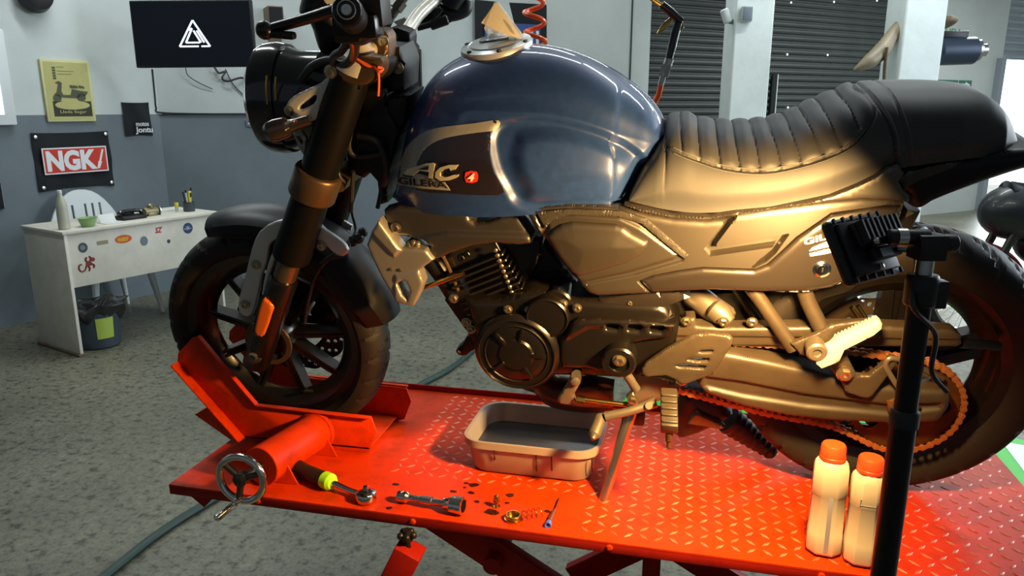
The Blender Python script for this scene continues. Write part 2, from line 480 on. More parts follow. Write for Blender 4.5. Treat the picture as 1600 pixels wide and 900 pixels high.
def floor_material():
    m = bpy.data.materials.new('speckled_concrete'); m.use_nodes = True
    nt = m.node_tree; b = nt.nodes['Principled BSDF']; b.inputs['Roughness'].default_value = 0.42
    tc = nt.nodes.new('ShaderNodeTexCoord')
    def noise(s, d=4, r=0.6):
        n = nt.nodes.new('ShaderNodeTexNoise'); n.inputs['Scale'].default_value = s; n.inputs['Detail'].default_value = d
        n.inputs['Roughness'].default_value = r; nt.links.new(tc.outputs['Object'], n.inputs['Vector']); return n
    def ramp(src, stops):
        r = nt.nodes.new('ShaderNodeValToRGB'); e = r.color_ramp.elements
        while len(e) < len(stops): e.new(0.5)
        for i, (p, c) in enumerate(stops): e[i].position = p; e[i].color = (*c, 1)
        nt.links.new(src, r.inputs['Fac']); return r
    def mul(a, c2):
        x = nt.nodes.new('ShaderNodeMix'); x.data_type = 'RGBA'; x.blend_type = 'MULTIPLY'; x.inputs['Factor'].default_value = 1
        nt.links.new(a, x.inputs['A']); nt.links.new(c2, x.inputs['B']); return x.outputs['Result']
    big = ramp(noise(1.1, 5).outputs['Fac'], [(0.3, lin('#5e5e50')), (0.7, lin('#84826f'))])
    sp = ramp(noise(26, 5, 0.62).outputs['Fac'], [(0.36, (0.34, 0.34, 0.32)), (0.45, (0.86, 0.86, 0.86)), (0.56, (1, 1, 1)), (0.72, (1.25, 1.23, 1.18))])
    sp2 = ramp(noise(70, 3, 0.6).outputs['Fac'], [(0.32, (0.55, 0.55, 0.55)), (0.5, (1, 1, 1))])
    nt.links.new(mul(mul(big.outputs['Color'], sp.outputs['Color']), sp2.outputs['Color']), b.inputs['Base Color'])
    bu = nt.nodes.new('ShaderNodeBump'); bu.inputs['Strength'].default_value = 0.25; bu.inputs['Distance'].default_value = 0.003
    nt.links.new(noise(60, 4).outputs['Fac'], bu.inputs['Height']); nt.links.new(bu.outputs['Normal'], b.inputs['Normal'])
    return m
M['floor'] = floor_material()

# ------------------------------------------------------------------ the room
K = Vector((-2.915, 3.50, 0)); HL = Vector((0.355, 0.935, 0)); NL = Vector((0.935, -0.355, 0))
HB = Vector((0.783, 0.622, 0)); NB = Vector((0.622, -0.783, 0)); Z = Vector((0, 0, 1))
CEIL = 3.4
mk('floor', box((1.0, 3.6, -0.05), (20, 21, 0.1)), M['floor'], kind='structure', ang=0)
mk('ceiling', box((1.0, 4.5, CEIL + 0.05), (20, 20, 0.1)), M['ceiling'], kind='structure', ang=0)
def wall(name, p, q, bands, n, th=0.15, m=None):
    p = Vector(p); q = Vector(q); h = (q - p).normalized(); L = (q - p).length; parts = []
    for z0, z1 in bands: parts.append(box((p + q) / 2 - n * th / 2 + Z * (z0 + z1) / 2, (L, th, z1 - z0), h, n, Z))
    o = mk(name, join(*parts), m, kind='structure', ang=0)
    if len(bands) > 1:
        for f in o.data.polygons: f.material_index = 0 if f.center.z < bands[0][1] - 1e-4 or (abs(f.center.z - bands[0][1]) < 1e-3 and f.normal.z > 0) else 1
    return o
DADO = 1.39
wall('wall_left', K - HL * 5.5, K, [(0, DADO), (DADO, CEIL)], NL, m=[M['wall_low'], M['wall_up']])
SB = 4.66
wall('wall_back', K, K + HB * SB, [(0, DADO), (DADO, CEIL)], NB, m=[M['wall_low'], M['wall_up']])
mk('trim_1', tube([K + NB * 0.012 + HB * s + Z * DADO for s in (0.02, 1.3, 2.2)], 0.007, 6, 0), M['cable'], kind='structure')
mk('trim_2', box(K + HB * 4.42 + NB * 0.004 + Z * 1.7, (0.014, 0.012, 3.3), HB, NB, Z), M['cable'], kind='structure')
# roller shutters filling the bay, then the plain wall with the exit signs, then the open doorway
def shutter(name, s0, s1, z0, z1, m, pitch=0.075, back=0.10, depth=0.018):
    V, F = [], []; a = K + HB * s0 - NB * back; b = K + HB * s1 - NB * back
    prof = []; z = z0
    while z < z1 - 1e-6:
        for t, d in ((0, 0), (0.12, 0.0), (0.3, 0.75), (0.55, 1.0), (0.8, 0.75), (0.94, 0.1)): prof.append((z + t * pitch, d * depth))
        z += pitch
    prof = [p for p in prof if p[0] <= z1] + [(z1, 0)]
    for z, d in prof: V += [a + NB * d + Z * z, b + NB * d + Z * z]
    for i in range(len(prof) - 1): F.append((2 * i, 2 * i + 1, 2 * i + 3, 2 * i + 2))
    n = len(V); V += [a - NB * 0.03 + Z * z0, b - NB * 0.03 + Z * z0, b - NB * 0.03 + Z * z1, a - NB * 0.03 + Z * z1]
    F += [(n, n + 3, n + 2, n + 1)]
    return mk(name, (V, F), m, kind='structure', ang=20)
d1 = shutter('door_1', SB + 0.02, 8.66, 0.0, CEIL, M['shutter'])
wall('wall_right', K + HB * 8.68, K + HB * 10.70, [(0, CEIL)], NB, m=M['wall_plain'])
shutter('door_2', 10.72, 13.4, 2.10, 2.9, M['shutter_grey'], pitch=0.09, back=0.05)
wall('wall_above', K + HB * 10.70, K + HB * 13.4, [(2.9, CEIL)], NB, m=M['wall_plain'])
wall('wall_far', K + HB * 13.4, K + HB * 16, [(0, CEIL)], NB, m=M['wall_plain'])
wall('wall_side', K + HB * 16 - NB * 0.0, K + HB * 16 + Vector((0.35, -19, 0)), [(0, CEIL)], Vector((-1, 0, 0)), m=M['wall_plain'])
mk('trim_3', box(K + HB * 10.62 + NB * 0.04 + Z * 1.05, (0.10, 0.08, 2.1), HB, NB, Z), M['shutter_grey'], kind='structure')
mk('exterior_yard', box(K + HB * 22 - NB * 3.0 + Z * (-0.06), (30, 5.6, 0.1), HB, NB, Z), M['floor_white'], kind='structure', ang=0)
mk('exterior_glow_wall', box(K + HB * 22 - NB * 5.2 + Z * 2.6, (34, 0.15, 5.4), HB, NB, Z), M['day'], kind='structure', ang=0)  # glowing wall standing in for the bright outdoors
# pin-holes of daylight in the shutter
wp0, wpn = K - NB * 0.075, NB
for x, y in [(1236, 4), (1303, 3), (1370, 1), (1230, 85), (1293, 86), (1231, 168)]:
    c = on_plane(x, y, wp0, wpn)
    mk('light_hole', lathe([(0.010, 0), (0.010, 0.004), (0.004, 0.006)], c, NB, 10), M['day'], d1, local=True)
ROOT[d1.name] = Matrix.Identity(4)
# two painted columns
def column(name, px, dist, wid):
    c = at_depth(px, 168, dist); c.z = 0; ax = Vector(_rt)
    h = Vector((-math.sin(YAW), math.cos(YAW), 0))
    o = mk(name, box(c + Z * CEIL / 2, (wid, wid, CEIL), ax, h, Z), M['column'], kind='structure', ang=0, bevel=0.012); return c
C1 = column('column_1', 1160, 6.4, 0.31)
C2 = column('column_2', 1413, 6.0, 0.31)
WH = Vector((-math.sin(YAW), math.cos(YAW), 0)); WR = Vector(_rt)     # straight ahead / to the right as one stands
face1 = C1 - WH * 0.1725; face2 = C2 - WH * 0.1725
# window sliver far left
wn = mk('window_1', join(box(on_plane(-46, 120, K, NL) + NL * 0.02, (0.42, 0.06, 0.60), HL, NL, Z)), M['white_plastic'], kind='structure', bevel=0.01)
ROOT['window_1'] = Matrix.Identity(4)
mk('window_pane', box(on_plane(-50, 118, K, NL) + NL * 0.045, (0.30, 0.02, 0.48), HL, NL, Z), mat('window_glow', (0.8, 0.85, 0.9), emit=1.2), wn, local=True)

# ------------------------------------------------------------------ things on the walls
def wrect(x0, y0, x1, y1, p0, n, h, lift=0.0):
    """pixel bounds -> rectangle on a wall: origin (bottom left), width vector, height vector"""
    p0 = Vector(p0) + Vector(n) * lift; xm, ym = (x0 + x1) / 2, (y0 + y1) / 2
    a = on_plane(x0, ym, p0, n); b = on_plane(x1, ym, p0, n); t = on_plane(xm, y0, p0, n); u = on_plane(xm, y1, p0, n)
    w = (b - a).dot(h); o = Vector((a.x, a.y, u.z)); return o, h * w, Z * (t.z - u.z)
def sub(R, a0, b0, a1, b1, n, lift):
    o, w, u = R; return o + w * a0 + u * b0 + Vector(n) * lift, w * (a1 - a0), u * (b1 - b0)
def plate(R, n, th):
    o, w, u = R; n = Vector(n)
    return prism([o, o + w, o + w + u, o + u], n * th)
def ell(R, n, th, k=28, a0=0, a1=2 * PI):
    o, w, u = R; c = o + w / 2 + u / 2
    return prism([c + w / 2 * math.cos(a0 + (a1 - a0) * i / k) + u / 2 * math.sin(a0 + (a1 - a0) * i / k) for i in range(k)], Vector(n) * th)
def poly_on(R, pts, n, th):
    o, w, u = R; return prism([o + w * a + u * b for a, b in pts], Vector(n) * th)
def rbase(R): o, w, u = R; return o + w / 2

# framed scooter poster
R = wrect(66, 94, 142, 190, K, NL, HL)
t = thing('framed_poster', 'yellow framed poster of an old motor scooter high on the wall', 'poster', rbase(R))
mk('frame', plate(R, NL, 0.022), M['poster_frame'], t, bevel=0.004)
Ri = sub(R, 0.05, 0.04, 0.95, 0.96, NL, 0.0225)
mk('print', plate(Ri, NL, 0.001), M['poster'], t, ang=0)
sc = [poly_on(sub(Ri, 0.1, 0.05, 0.98, 0.32, NL, 0.001), [(0, 0), (1, 0), (1, 1), (0, 1)], NL, 0.001)]
mk('dark_band', join(*sc), M['ink_dark'], t, ang=0)
mk('pale_oval', ell(sub(Ri, 0.14, 0.17, 0.94, 0.33, NL, 0.0025), NL, 0.001), M['poster'], t, ang=0)
S_ = sub(Ri, 0.10, 0.30, 0.95, 0.68, NL, 0.0035)
sc = [ell(sub(S_, 0.02, 0.02, 0.24, 0.36, NL, 0), NL, 0.001), ell(sub(S_, 0.66, 0.05, 0.90, 0.42, NL, 0), NL, 0.001),
      poly_on(S_, [(0.2, 0.24), (0.62, 0.2), (0.9, 0.3), (0.98, 0.5), (0.72, 0.56), (0.55, 0.62), (0.5, 0.34), (0.3, 0.34), (0.26, 0.5), (0.3, 0.9), (0.22, 0.98), (0.12, 0.9), (0.2, 0.84), (0.13, 0.45), (0.06, 0.36)], NL, 0.001),
      poly_on(S_, [(0.52, 0.66), (0.72, 0.66), (0.70, 0.78), (0.50, 0.80)], NL, 0.001), poly_on(S_, [(0.74, 0.68), (0.90, 0.66), (0.88, 0.76), (0.74, 0.80)], NL, 0.001)]
mk('scooter_picture', join(*sc), M['ink'], t, ang=0)
mk('caption', text_on('Lleda llegar', *sub(Ri, 0.24, 0.09, 0.84, 0.16, NL, 0.0025), thick=0.001), M['poster'], t, ang=0)
mk('heading', join(*[plate(sub(Ri, 0.18, 0.70 + 0.045 * k, 0.25, 0.735 + 0.045 * k, NL, 0.001), NL, 0.001) for k in range(5)],
    *[plate(sub(Ri, 0.28, y, x, y + 0.008, NL, 0.001), NL, 0.001) for x, y in ((0.45, 0.91), (0.66, 0.84), (0.6, 0.79))]), M['ink'], t, ang=0)

# spark plug flag
def cloth(R, n, fold, nx=36, ny=24, th=0.004, sag=0.0):
    o, w, u = R; n = Vector(n); V, F = [], []
    for s in (0, 1):
        for j in range(ny + 1):
            for i in range(nx + 1):
                a, b = i / nx, j / ny
                p = o + w * a + u * (b + sag * (a * (1 - a)) * (b * 2 - 1.4)) + n * (0.008 + fold(a, b) + (th if s else 0)); V.append(p)
    m = (nx + 1) * (ny + 1)
    for j in range(ny):
        for i in range(nx):
            q = j * (nx + 1) + i; f = (q, q + 1, q + nx + 2, q + nx + 1); F.append(f[::-1]); F.append(tuple(x + m for x in f))
    rim = [i for i in range(nx + 1)] + [j * (nx + 1) + nx for j in range(1, ny + 1)] + [ny * (nx + 1) + i for i in range(nx - 1, -1, -1)] + [j * (nx + 1) for j in range(ny - 1, 0, -1)]
    for a, b in zip(rim, rim[1:] + rim[:1]): F.append((a, b, b + m, a + m))
    return V, F
R = wrect(53, 206, 172, 296, K, NL, HL)
t = thing('flag', 'black flag with red and white NGK letters above the desk', 'flag', rbase(R))
mk('cloth', cloth(R, NL, lambda a, b: 0.010 * math.sin(b * 9 + a * 3) * (1 - abs(2 * b - 1)) + 0.006 * math.sin(a * 14), sag=-0.1), M['black_cloth'], t)
Rr = sub(R, 0.08, 0.29, 0.93, 0.74, NL, 0.032)
mk('white_border', plate(Rr, NL, 0.001), M['white'], t, ang=0)
Rr2 = sub(Rr, 0.02, 0.05, 0.98, 0.95, NL, 0.001); mk('red_field', plate(Rr2, NL, 0.001), M['red_print'], t, ang=0)
mk('lettering', text_on('NGK', *sub(Rr2, 0.03, 0.06, 0.84, 0.94, NL, 0.0012), thick=0.001, bold=0.05), M['white'], t, ang=0)
mk('spark_plug_picture', join(poly_on(Rr2, [(0.86, 0.3), (0.90, 0.34), (0.97, 0.9), (0.94, 0.93)], NL, 0.0025), poly_on(Rr2, [(0.83, 0.1), (0.87, 0.08), (0.92, 0.38), (0.86, 0.4)], NL, 0.003)), M['white'], t, ang=0)
mk('eyelet', join(*[lathe([(0.012, 0), (0.012, 0.003), (0.006, 0.004)], sub(R, a, b, a, b, NL, 0.022)[0], NL, 14) for a, b in ((0.04, 0.93), (0.96, 0.95), (0.05, 0.07), (0.96, 0.07))]), M['steel'], t)

# small pennant
R = wrect(192, 160, 234, 213, K, NL, HL)
t = thing('pennant', 'small black motos Jontu pennant hanging near the wall corner', 'flag', rbase(R))
mk('cloth', cloth(R, NL, lambda a, b: 0.006 * math.sin(a * 8 + b * 4), sag=-0.08), M['black_cloth'], t)
mk('small_lettering', text_on('motos', *sub(R, 0.36, 0.30, 0.84, 0.42, NL, 0.034), bold=0.02), M['white'], t, ang=0)
mk('large_lettering', text_on('Jontu', *sub(R, 0.32, 0.06, 0.97, 0.28, NL, 0.034), bold=0.03), M['white'], t, ang=0)

# television on its bracket
c = at_depth(299, 54, 5.35); hw = 0.195 * 5.35 / 2 * 0.86 ; 
a = at_depth(207, 54, 5.35); b = at_depth(395, 52, 5.35); tvw = (b - a); tvr = tvw.normalized()
tz1 = at_depth(299, 1, 5.35).z; tz0 = at_depth(299, 106, 5.35).z
tn = Vector((tvr.y, -tvr.x, 0)); o = Vector((a.x, a.y, tz0)); R = (o, tvw, Z * (tz1 - tz0))
t = thing('television', 'wall mounted flat television showing a white triangle logo', 'television', rbase(R))
mk('case', plate((R[0] - tn * 0.05, R[1], R[2]), tn, 0.05), M['black'], t, bevel=0.006)
mk('screen', plate(sub(R, 0.012, 0.03, 0.988, 0.98, tn, 0), tn, 0.001), M['screen'], t, ang=0)
T3 = [(0.5, 1.0), (0.0, 0.0), (1.0, 0.0)]
def strip(p, q, w0):
    p = Vector((*p, 0)); q = Vector((*q, 0)); d = (q - p).normalized(); nn = Vector((-d.y, d.x, 0)) * w0
    return [(p + nn).to_2d(), (q + nn).to_2d(), (q - nn).to_2d(), (p - nn).to_2d()]
Rl = sub(R, 0.405, 0.30, 0.675, 0.715, tn, 0.001)
Rl = (Rl[0] - R[1] * 0.03, Rl[1], Rl[2])
segs = [((0.5, 0.97), (0.03, 0.03)), ((0.5, 0.97), (0.97, 0.03)), ((0.03, 0.035), (0.62, 0.035)), ((0.70, 0.035), (0.97, 0.035)),
        ((0.46, 0.68), (0.235, 0.17)), ((0.235, 0.17), (0.66, 0.17)), ((0.5, 0.6), (0.70, 0.17)), ((0.46, 0.68), (0.36, 0.62)), ((0.60, 0.60), (0.80, 0.17))]
mk('lit_logo', join(*[poly_on(Rl, strip(p, q, 0.03), tn, 0.0012) for p, q in segs]), M['screen_logo'], t, ang=0)
wb = on_plane(299, 54, K, NB)
mk('wall_bracket', join(tube([c - tn * 0.05, (c + wb) / 2 + Z * 0.02, wb], 0.02, 8, 4), box(wb + NB * 0.01, (0.16, 0.02, 0.2), HB, NB, Z)), M['dark_steel'], t)
# cables under the television
def wc(x, y, lift=0.015): return on_plane(x, y, K + NB * lift, NB)
cb = tag(mk('television_cable', tube([wc(238, 108), wc(242, 150), wc(244, 168), wc(252, 176), wc(330, 178), wc(412, 178)], 0.006, 6), M['cable']), 'black cable running from the television down to the dado line', 'cable')
tag(mk('loose_cable', tube([wc(335, 105, .03), wc(342, 114, .05), wc(352, 112, .04), wc(347, 122, .05), wc(356, 127, .05), wc(380, 122, .03), wc(398, 140), wc(416, 158)], 0.008, 6), M['cable']), 'thick black cable coiled under the television and running to the right', 'cable')
tag(mk('thin_cable', tube([wc(290, 106, .03), wc(294, 118, .04), wc(312, 130, .03), wc(332, 139)], 0.0035, 5), M['cable']), 'thin grey wire ending in mid air beneath the television', 'cable')
tag(mk('hanging_wire', tube([wc(352, 108, .03), wc(366, 134), wc(392, 158), wc(412, 174), wc(424, 186)], 0.0045, 5), M['cable']), 'slack black wire sagging lowest below the television', 'cable')
R = wrect(384, 188, 398, 198, K, NB, HB)
t = thing('power_socket', 'grey power socket on the grey wall below the television', 'socket', rbase(R))
mk('cover_plate', plate(R, NB, 0.012), M['wall_low'], t, bevel=0.003)
mk('outlet', join(*[ell(sub(R, x, 0.35, x + 0.14, 0.65, NB, 0.012), NB, 0.002) for x in (0.25, 0.62)]), M['white'], t)
# wooden speaker behind the lever
R = wrect(412, 14, 436, 44, K, NB, HB, 0.0)
t = thing('wall_speaker', 'small brown wooden speaker box on the wall right of television', 'speaker', rbase(R))
mk('cabinet', plate(R, NB, 0.20), M['wood'], t, bevel=0.006)
mk('front_grille', plate(sub(R, 0.08, 0.06, 0.92, 0.94, NB, 0.201), NB, 0.006), M['black_cloth'], t)
mk('bracket', join(box(rbase(R) + NB * 0.08 - Z * 0.07, (0.10, 0.05, 0.12), HB, NB, Z)), M['wood'], t, bevel=0.004)
# banner and dark board on the back wall
R = wrect(741, 4, 852, 128, K, NB, HB)
t = thing('banner', 'black banner with a blue and white block hanging behind the tank', 'flag', rbase(R))
mk('cloth', cloth(R, NB, lambda a, b: 0.015 * math.sin(a * 7 + b * 2)), M['black_cloth'], t)
Rr = sub(R, 0.12, 0.34, 0.90, 0.74, NB, 0.035); mk('blue_block', plate(Rr, NB, 0.001), M['bluebox'], t, ang=0)
mk('lettering', text_on('M HII', *sub(Rr, 0.05, 0.1, 0.97, 0.80, NB, 0.0012), bold=0.01), M['white'], t, ang=0)
R = wrect(637, 77, 659, 240, K, NB, HB)
t = thing('wall_board', 'narrow black upright board on the wall behind the handlebar', 'board', rbase(R))
mk('panel', plate(R, NB, 0.03), M['black_cloth'], t, bevel=0.004)
mk('edge_strip', plate(sub(R, 0.86, 0.0, 0.95, 1.0, NB, 0.03), NB, 0.01), M['dark_steel'], t)
R = wrect(-14, 287, 3, 327, K, NL, HL)
t = thing('wall_plaque', 'black plaque cut off at the far left edge', 'plaque', rbase(R))
mk('panel', plate(R, NL, 0.02), M['black_cloth'], t, bevel=0.004)
mk('rim', plate(sub(R, 0.9, 0.03, 0.98, 0.97, NL, 0.02), NL, 0.004), M['grey_st'], t)
# wall lamp top left
c = on_plane(48, -6, K, NL)
t = thing('wall_lamp', 'dark round wall fitting at the top left corner', 'lamp', c)
mk('body', lathe([(0.02, 0), (0.09, 0.0), (0.11, 0.05), (0.09, 0.11), (0.03, 0.13)], c, NL, 24), M['black'], t)
mk('wall_plate', lathe([(0.05, 0), (0.05, 0.012)], c, NL, 20), M['dark_steel'], t)

# exit signs and the silencer near the second column
P0, N0 = K, NB
R = wrect(1463, 44, 1503, 55, P0, N0, HB)
t = tag(mk('exit_lettering', text_on('SALIDA', *R, thick=0.004, bold=0.02), M['green_text'], ang=0), 'green SALIDA lettering painted on the right wall', 'sign')
R = wrect(1452, 125, 1517, 140, P0, N0, HB)
t = thing('exit_sign', 'green SALIDA exit sign with arrow above the seat', 'sign', rbase(R))
mk('board', plate(sub(R, 0, 0, 0.66, 1, N0, 0), N0, 0.008), M['green_sign'], t)
mk('arrow_board', plate(sub(R, 0.69, 0, 1, 1, N0, 0), N0, 0.008), M['green_sign'], t)
mk('lettering', text_on('SALIDA', *sub(R, 0.06, 0.14, 0.62, 0.72, N0, 0.009), bold=0.015), M['white'], t, ang=0)
mk('arrow', poly_on(sub(R, 0.72, 0.2, 0.97, 0.85, N0, 0.009), [(0, 0.3), (0.5, 0.3), (0.5, 0.0), (1, 0.5), (0.5, 1), (0.5, 0.7), (0, 0.7)], N0, 0.002), M['white'], t, ang=0)
a = at_depth(1462, 81, 6.15); b = at_depth(1524, 79, 6.15)
sila = a; t = thing('silencer', 'dark exhaust silencer hung beside the second white column', 'exhaust', (a + b) / 2 - Z * 0.11)
mk('can', cyl(a, b, 0.105, 28, ch=0.02), mat('silencer_grey_blue', '#323d4e', 0.4, metal=0.4), t)
mk('end_cap', lathe([(0.085, 0), (0.085, 0.02), (0.05, 0.035), (0.05, 0.075), (0.042, 0.075), (0.042, 0.03)], b, b - a, 24), M['steel'], t)
mk('mount_arm', join(box((a + b) / 2 - WR * 0.20, (0.34, 0.03, 0.05), WR, WH, Z), box(a - WR * 0.12 - WH * 0.05, (0.06, 0.2, 0.10), WR, WH, Z)), M['dark_steel'], t, bevel=0.004)
mk('top_bracket', box((a + b) / 2 + Z * 0.125 - WR * 0.05, (0.24, 0.06, 0.05), WR, WH, Z), M['black'], t, bevel=0.005)
# bull horns strapped to the second column
p = [at_depth(x, y, d) for x, y, d in ((1412, 32, 6.0), (1399, 48, 5.95), (1388, 64, 5.9), (1377, 80, 5.85), (1357, 97, 5.8), (1334, 110, 5.8))]
t = thing('bull_horns', 'pale bull horns strapped to the second white column', 'horns', at_depth(1400, 130, 6.0))
mk('left_horn', tube(p, [0.040, 0.046, 0.052, 0.064, 0.054, 0.010], 14), M['horn'], t)
p = [at_depth(x, y, d) for x, y, d in ((1462, 40, 6.0), (1480, 34, 5.95), (1490, 32, 5.9), (1495, 31, 5.9))]
mk('right_horn', tube(p, [0.05, 0.045, 0.03, 0.012], 14), M['wood'], t)
p = [at_depth(x, y, 5.78) for x, y in ((1386, 74), (1383, 100), (1381, 134))]
mk('strap', tube(p, 0.028, 8, 4, flat=0.4), M['wood'], t)
# fittings on the first column
c = at_depth(1167, 22, 6.215)
t = thing('junction_box', 'grey electrical junction box high on the first column', 'box', c - Z * 0.06)
mk('case', box(c, (0.085, 0.05, 0.12), WR, WH, Z), M['wall_plain'], t, bevel=0.01)
mk('lid', box(c - WH * 0.028, (0.07, 0.008, 0.10), WR, WH, Z), M['grey_st'], t, bevel=0.003)
a = at_depth(1131, 14, 6.3); b = at_depth(1138, 36, 6.3)
t = thing('tube_lamp', 'white tubular lamp sticking out left of the first column', 'lamp', b)
mk('tube', cyl(a, b, 0.035, 18, ch=0.01), M['white_plastic'], t)
mk('socket', cyl(at_depth(1139, 33, 6.3), at_depth(1146, 34, 6.3), 0.02, 12), M['grey_st'], t)
R = wrect(1203, 116, 1211, 190, K - NB * 0.08, NB, HB)
t = thing('shutter_notice', 'thin dark notice fixed to the shutter beside the column', 'notice', rbase(R))
mk('sheet', plate(R, NB, 0.02), M['black_cloth'], t, bevel=0.003)
mk('edge', plate(sub(R, 0.9, 0, 1.05, 1, NB, 0.02), NB, 0.004), M['white'], t)

# ------------------------------------------------------------------ desk corner
A = Vector((-2.406, 1.855, 0)); DL = Vector((0.355, 0.935, 0)).normalized(); DW = Vector((-DL.y, DL.x, 0)); DLEN, DWID, DH = 1.02, 0.46, 0.75
t = thing('desk', 'white melamine desk covered with small stickers against the wall', 'desk', A)
mk('top', box(A + DL * DLEN / 2 + DW * DWID / 2 + Z * (DH - 0.009), (DLEN + 0.02, DWID + 0.02, 0.018), DL, DW, Z), M['desk'], t, bevel=0.002)
mk('side_panel', box(A + DL * 0.009 + DW * DWID / 2 + Z * (DH - 0.018) / 2, (0.018, DWID, DH - 0.018), DL, DW, Z), M['desk'], t, bevel=0.001)
mk('side_panel', box(A + DL * (DLEN - 0.009) + DW * DWID / 2 + Z * (DH - 0.018) / 2, (0.018, DWID, DH - 0.018), DL, DW, Z), M['desk'], t, bevel=0.001)
mk('front_panel', box(A + DL * DLEN / 2 + DW * 0.03 + Z * (DH - 0.018 - 0.16), (DLEN - 0.036, 0.016, 0.32), DL, DW, Z), M['desk'], t, bevel=0.001)
mk('foot_rail', box(A + DL * 0.009 + DW * DWID / 2 + Z * 0.008, (0.05, DWID + 0.03, 0.016), DL, DW, Z), M['wood'], t, bevel=0.002)
fp0 = A + DW * 0.022; fn = -DW
def stk(x0, y0, x1, y1, lift=0.0006): return wrect(x0, y0, x1, y1, fp0, fn, DL, lift)
mk('round_sticker', ell(stk(122, 379, 137, 395), fn, 0.001), M['pencup'], t, ang=0, label='dark round sticker')
mk('round_sticker', ell(stk(219, 369, 231, 384), fn, 0.001), M['grey_st'], t, ang=0, label='grey round sticker')
mk('round_sticker', ell(stk(286, 348, 301, 365), fn, 0.001), M['navy'], t, ang=0, label='blue round sticker')
mk('sticker_print', text_on('~W~', *stk(288, 353, 299, 360, 0.0018), thick=0.0006), M['white'], t, ang=0)
mk('sticker_print', ell(stk(125, 383, 133, 391, 0.0018), fn, 0.0006), M['grey_st'], t, ang=0)
mk('oval_sticker', ell(stk(179, 367, 206, 380), fn, 0.001), M['orange_st'], t, ang=0)
mk('sticker_print', text_on('motor', *stk(184, 370, 201, 377, 0.0018), thick=0.0006, bold=0.02), M['yellow'], t, ang=0)
mk('strip_sticker', plate(stk(151, 376, 169, 382), fn, 0.001), M['brass_dull'], t, ang=0)
mk('red_sticker', text_on('SZ', *stk(242, 355, 254, 364), thick=0.001, bold=0.03, shear=0.3), M['red_print'], t, ang=0)
mk('hole_plug', ell(stk(261, 374, 266, 380), fn, 0.002), M['pencup'], t, ang=0)
g = stk(122, 401, 150, 425)
liz = [ell(sub(g, 0.42, 0.35, 0.78, 0.72, fn, 0), fn, 0.001, 14), ell(sub(g, 0.72, 0.62, 0.98, 0.9, fn, 0), fn, 0.001, 12)]
o_, w_, u_ = g
def gp(a, b): return o_ + w_ * a + u_ * b + fn * 0.001
liz.append(tube([gp(0.46, 0.45), gp(0.34, 0.15), gp(0.15, 0.08), gp(0.02, 0.25), gp(0.05, 0.5), gp(0.2, 0.55)], 0.0045, 6))
for q in ([(0.5, .66), (0.44, .82), (0.52, .95)], [(0.7, .7), (0.74, .9), (0.66, 1.0)], [(0.55, .4), (0.62, .2), (0.55, .05)], [(0.74, .5), (0.88, .38), (0.84, .2)]):
    liz.append(tube([gp(*x) for x in q], 0.005, 6))
mk('gecko_sticker', join(*liz), M['brown_red'], t)
# plastic chair behind the desk
CC = A + DL * 0.62 + DW * 0.725
t = thing('plastic_chair', 'white plastic garden chair tucked behind the sticker covered desk', 'chair', CC)
mk('seat', box(CC + Z * 0.43, (0.44, 0.42, 0.03), DL, DW, Z), M['white_plastic'], t, bevel=0.012)
bk = []
for i in range(13):
    a = -0.5 + i / 12
    bk.append((a * 0.48, 0.88 - 0.22 * (2 * abs(a)) ** 2.4))
outline = [CC + DL * x + DW * (0.20) + Z * z for x, z in bk] + [CC + DL * 0.22 + DW * 0.18 + Z * 0.44, CC - DL * 0.22 + DW * 0.18 + Z * 0.44]
br = []
P2 = [(x, z) for x, z in bk] + [(0.22, 0.44), (-0.22, 0.44)]
slots = [[(x - 0.008, 0.52), (x + 0.008, 0.52), (x + 0.008, 0.78), (x - 0.008, 0.78)] for x in (-0.12, -0.07, 0.02, 0.07, 0.12)]
PP, TT = fill(P2, slots, 0.03); nn = len(PP)
def bkp(x, z, d): return CC + DL * x + DW * (0.19 + 0.08 * (z - 0.44) - 0.25 * x * x + d) + Z * z
V = [bkp(*p, 0) for p in PP] + [bkp(*p, 0.016) for p in PP]; F = [tuple(map(int, f)) for f in TT] + [tuple(int(i) + nn for i in f[::-1]) for f in TT]
ed = {}
for f in TT:
    for i in range(3): ed[(f[i], f[(i + 1) % 3])] = 1
for a, b in list(ed):
    if (b, a) not in ed: F.append((int(b), int(a), int(a) + nn, int(b) + nn))
mk('backrest', (V, F), M['white_plastic'], t)
for sx, sy in ((-1, -1), (1, -1), (-1, 1), (1, 1)):
    mk('leg', cyl(CC + DL * 0.24 * sx + DW * 0.22 * sy, CC + DL * 0.18 * sx + DW * 0.18 * sy + Z * 0.42, 0.014, 10, 0.03), M['white_plastic'], t)
for s in (-1, 1):
    mk('armrest', tube([CC + DL * 0.23 * s - DW * 0.2 + Z * 0.42, CC + DL * 0.25 * s - DW * 0.17 + Z * 0.62, CC + DL * 0.25 * s + DW * 0.05 + Z * 0.64, CC + DL * 0.235 * s + DW * 0.2 + Z * 0.64], 0.02, 8), M['white_plastic'], t)
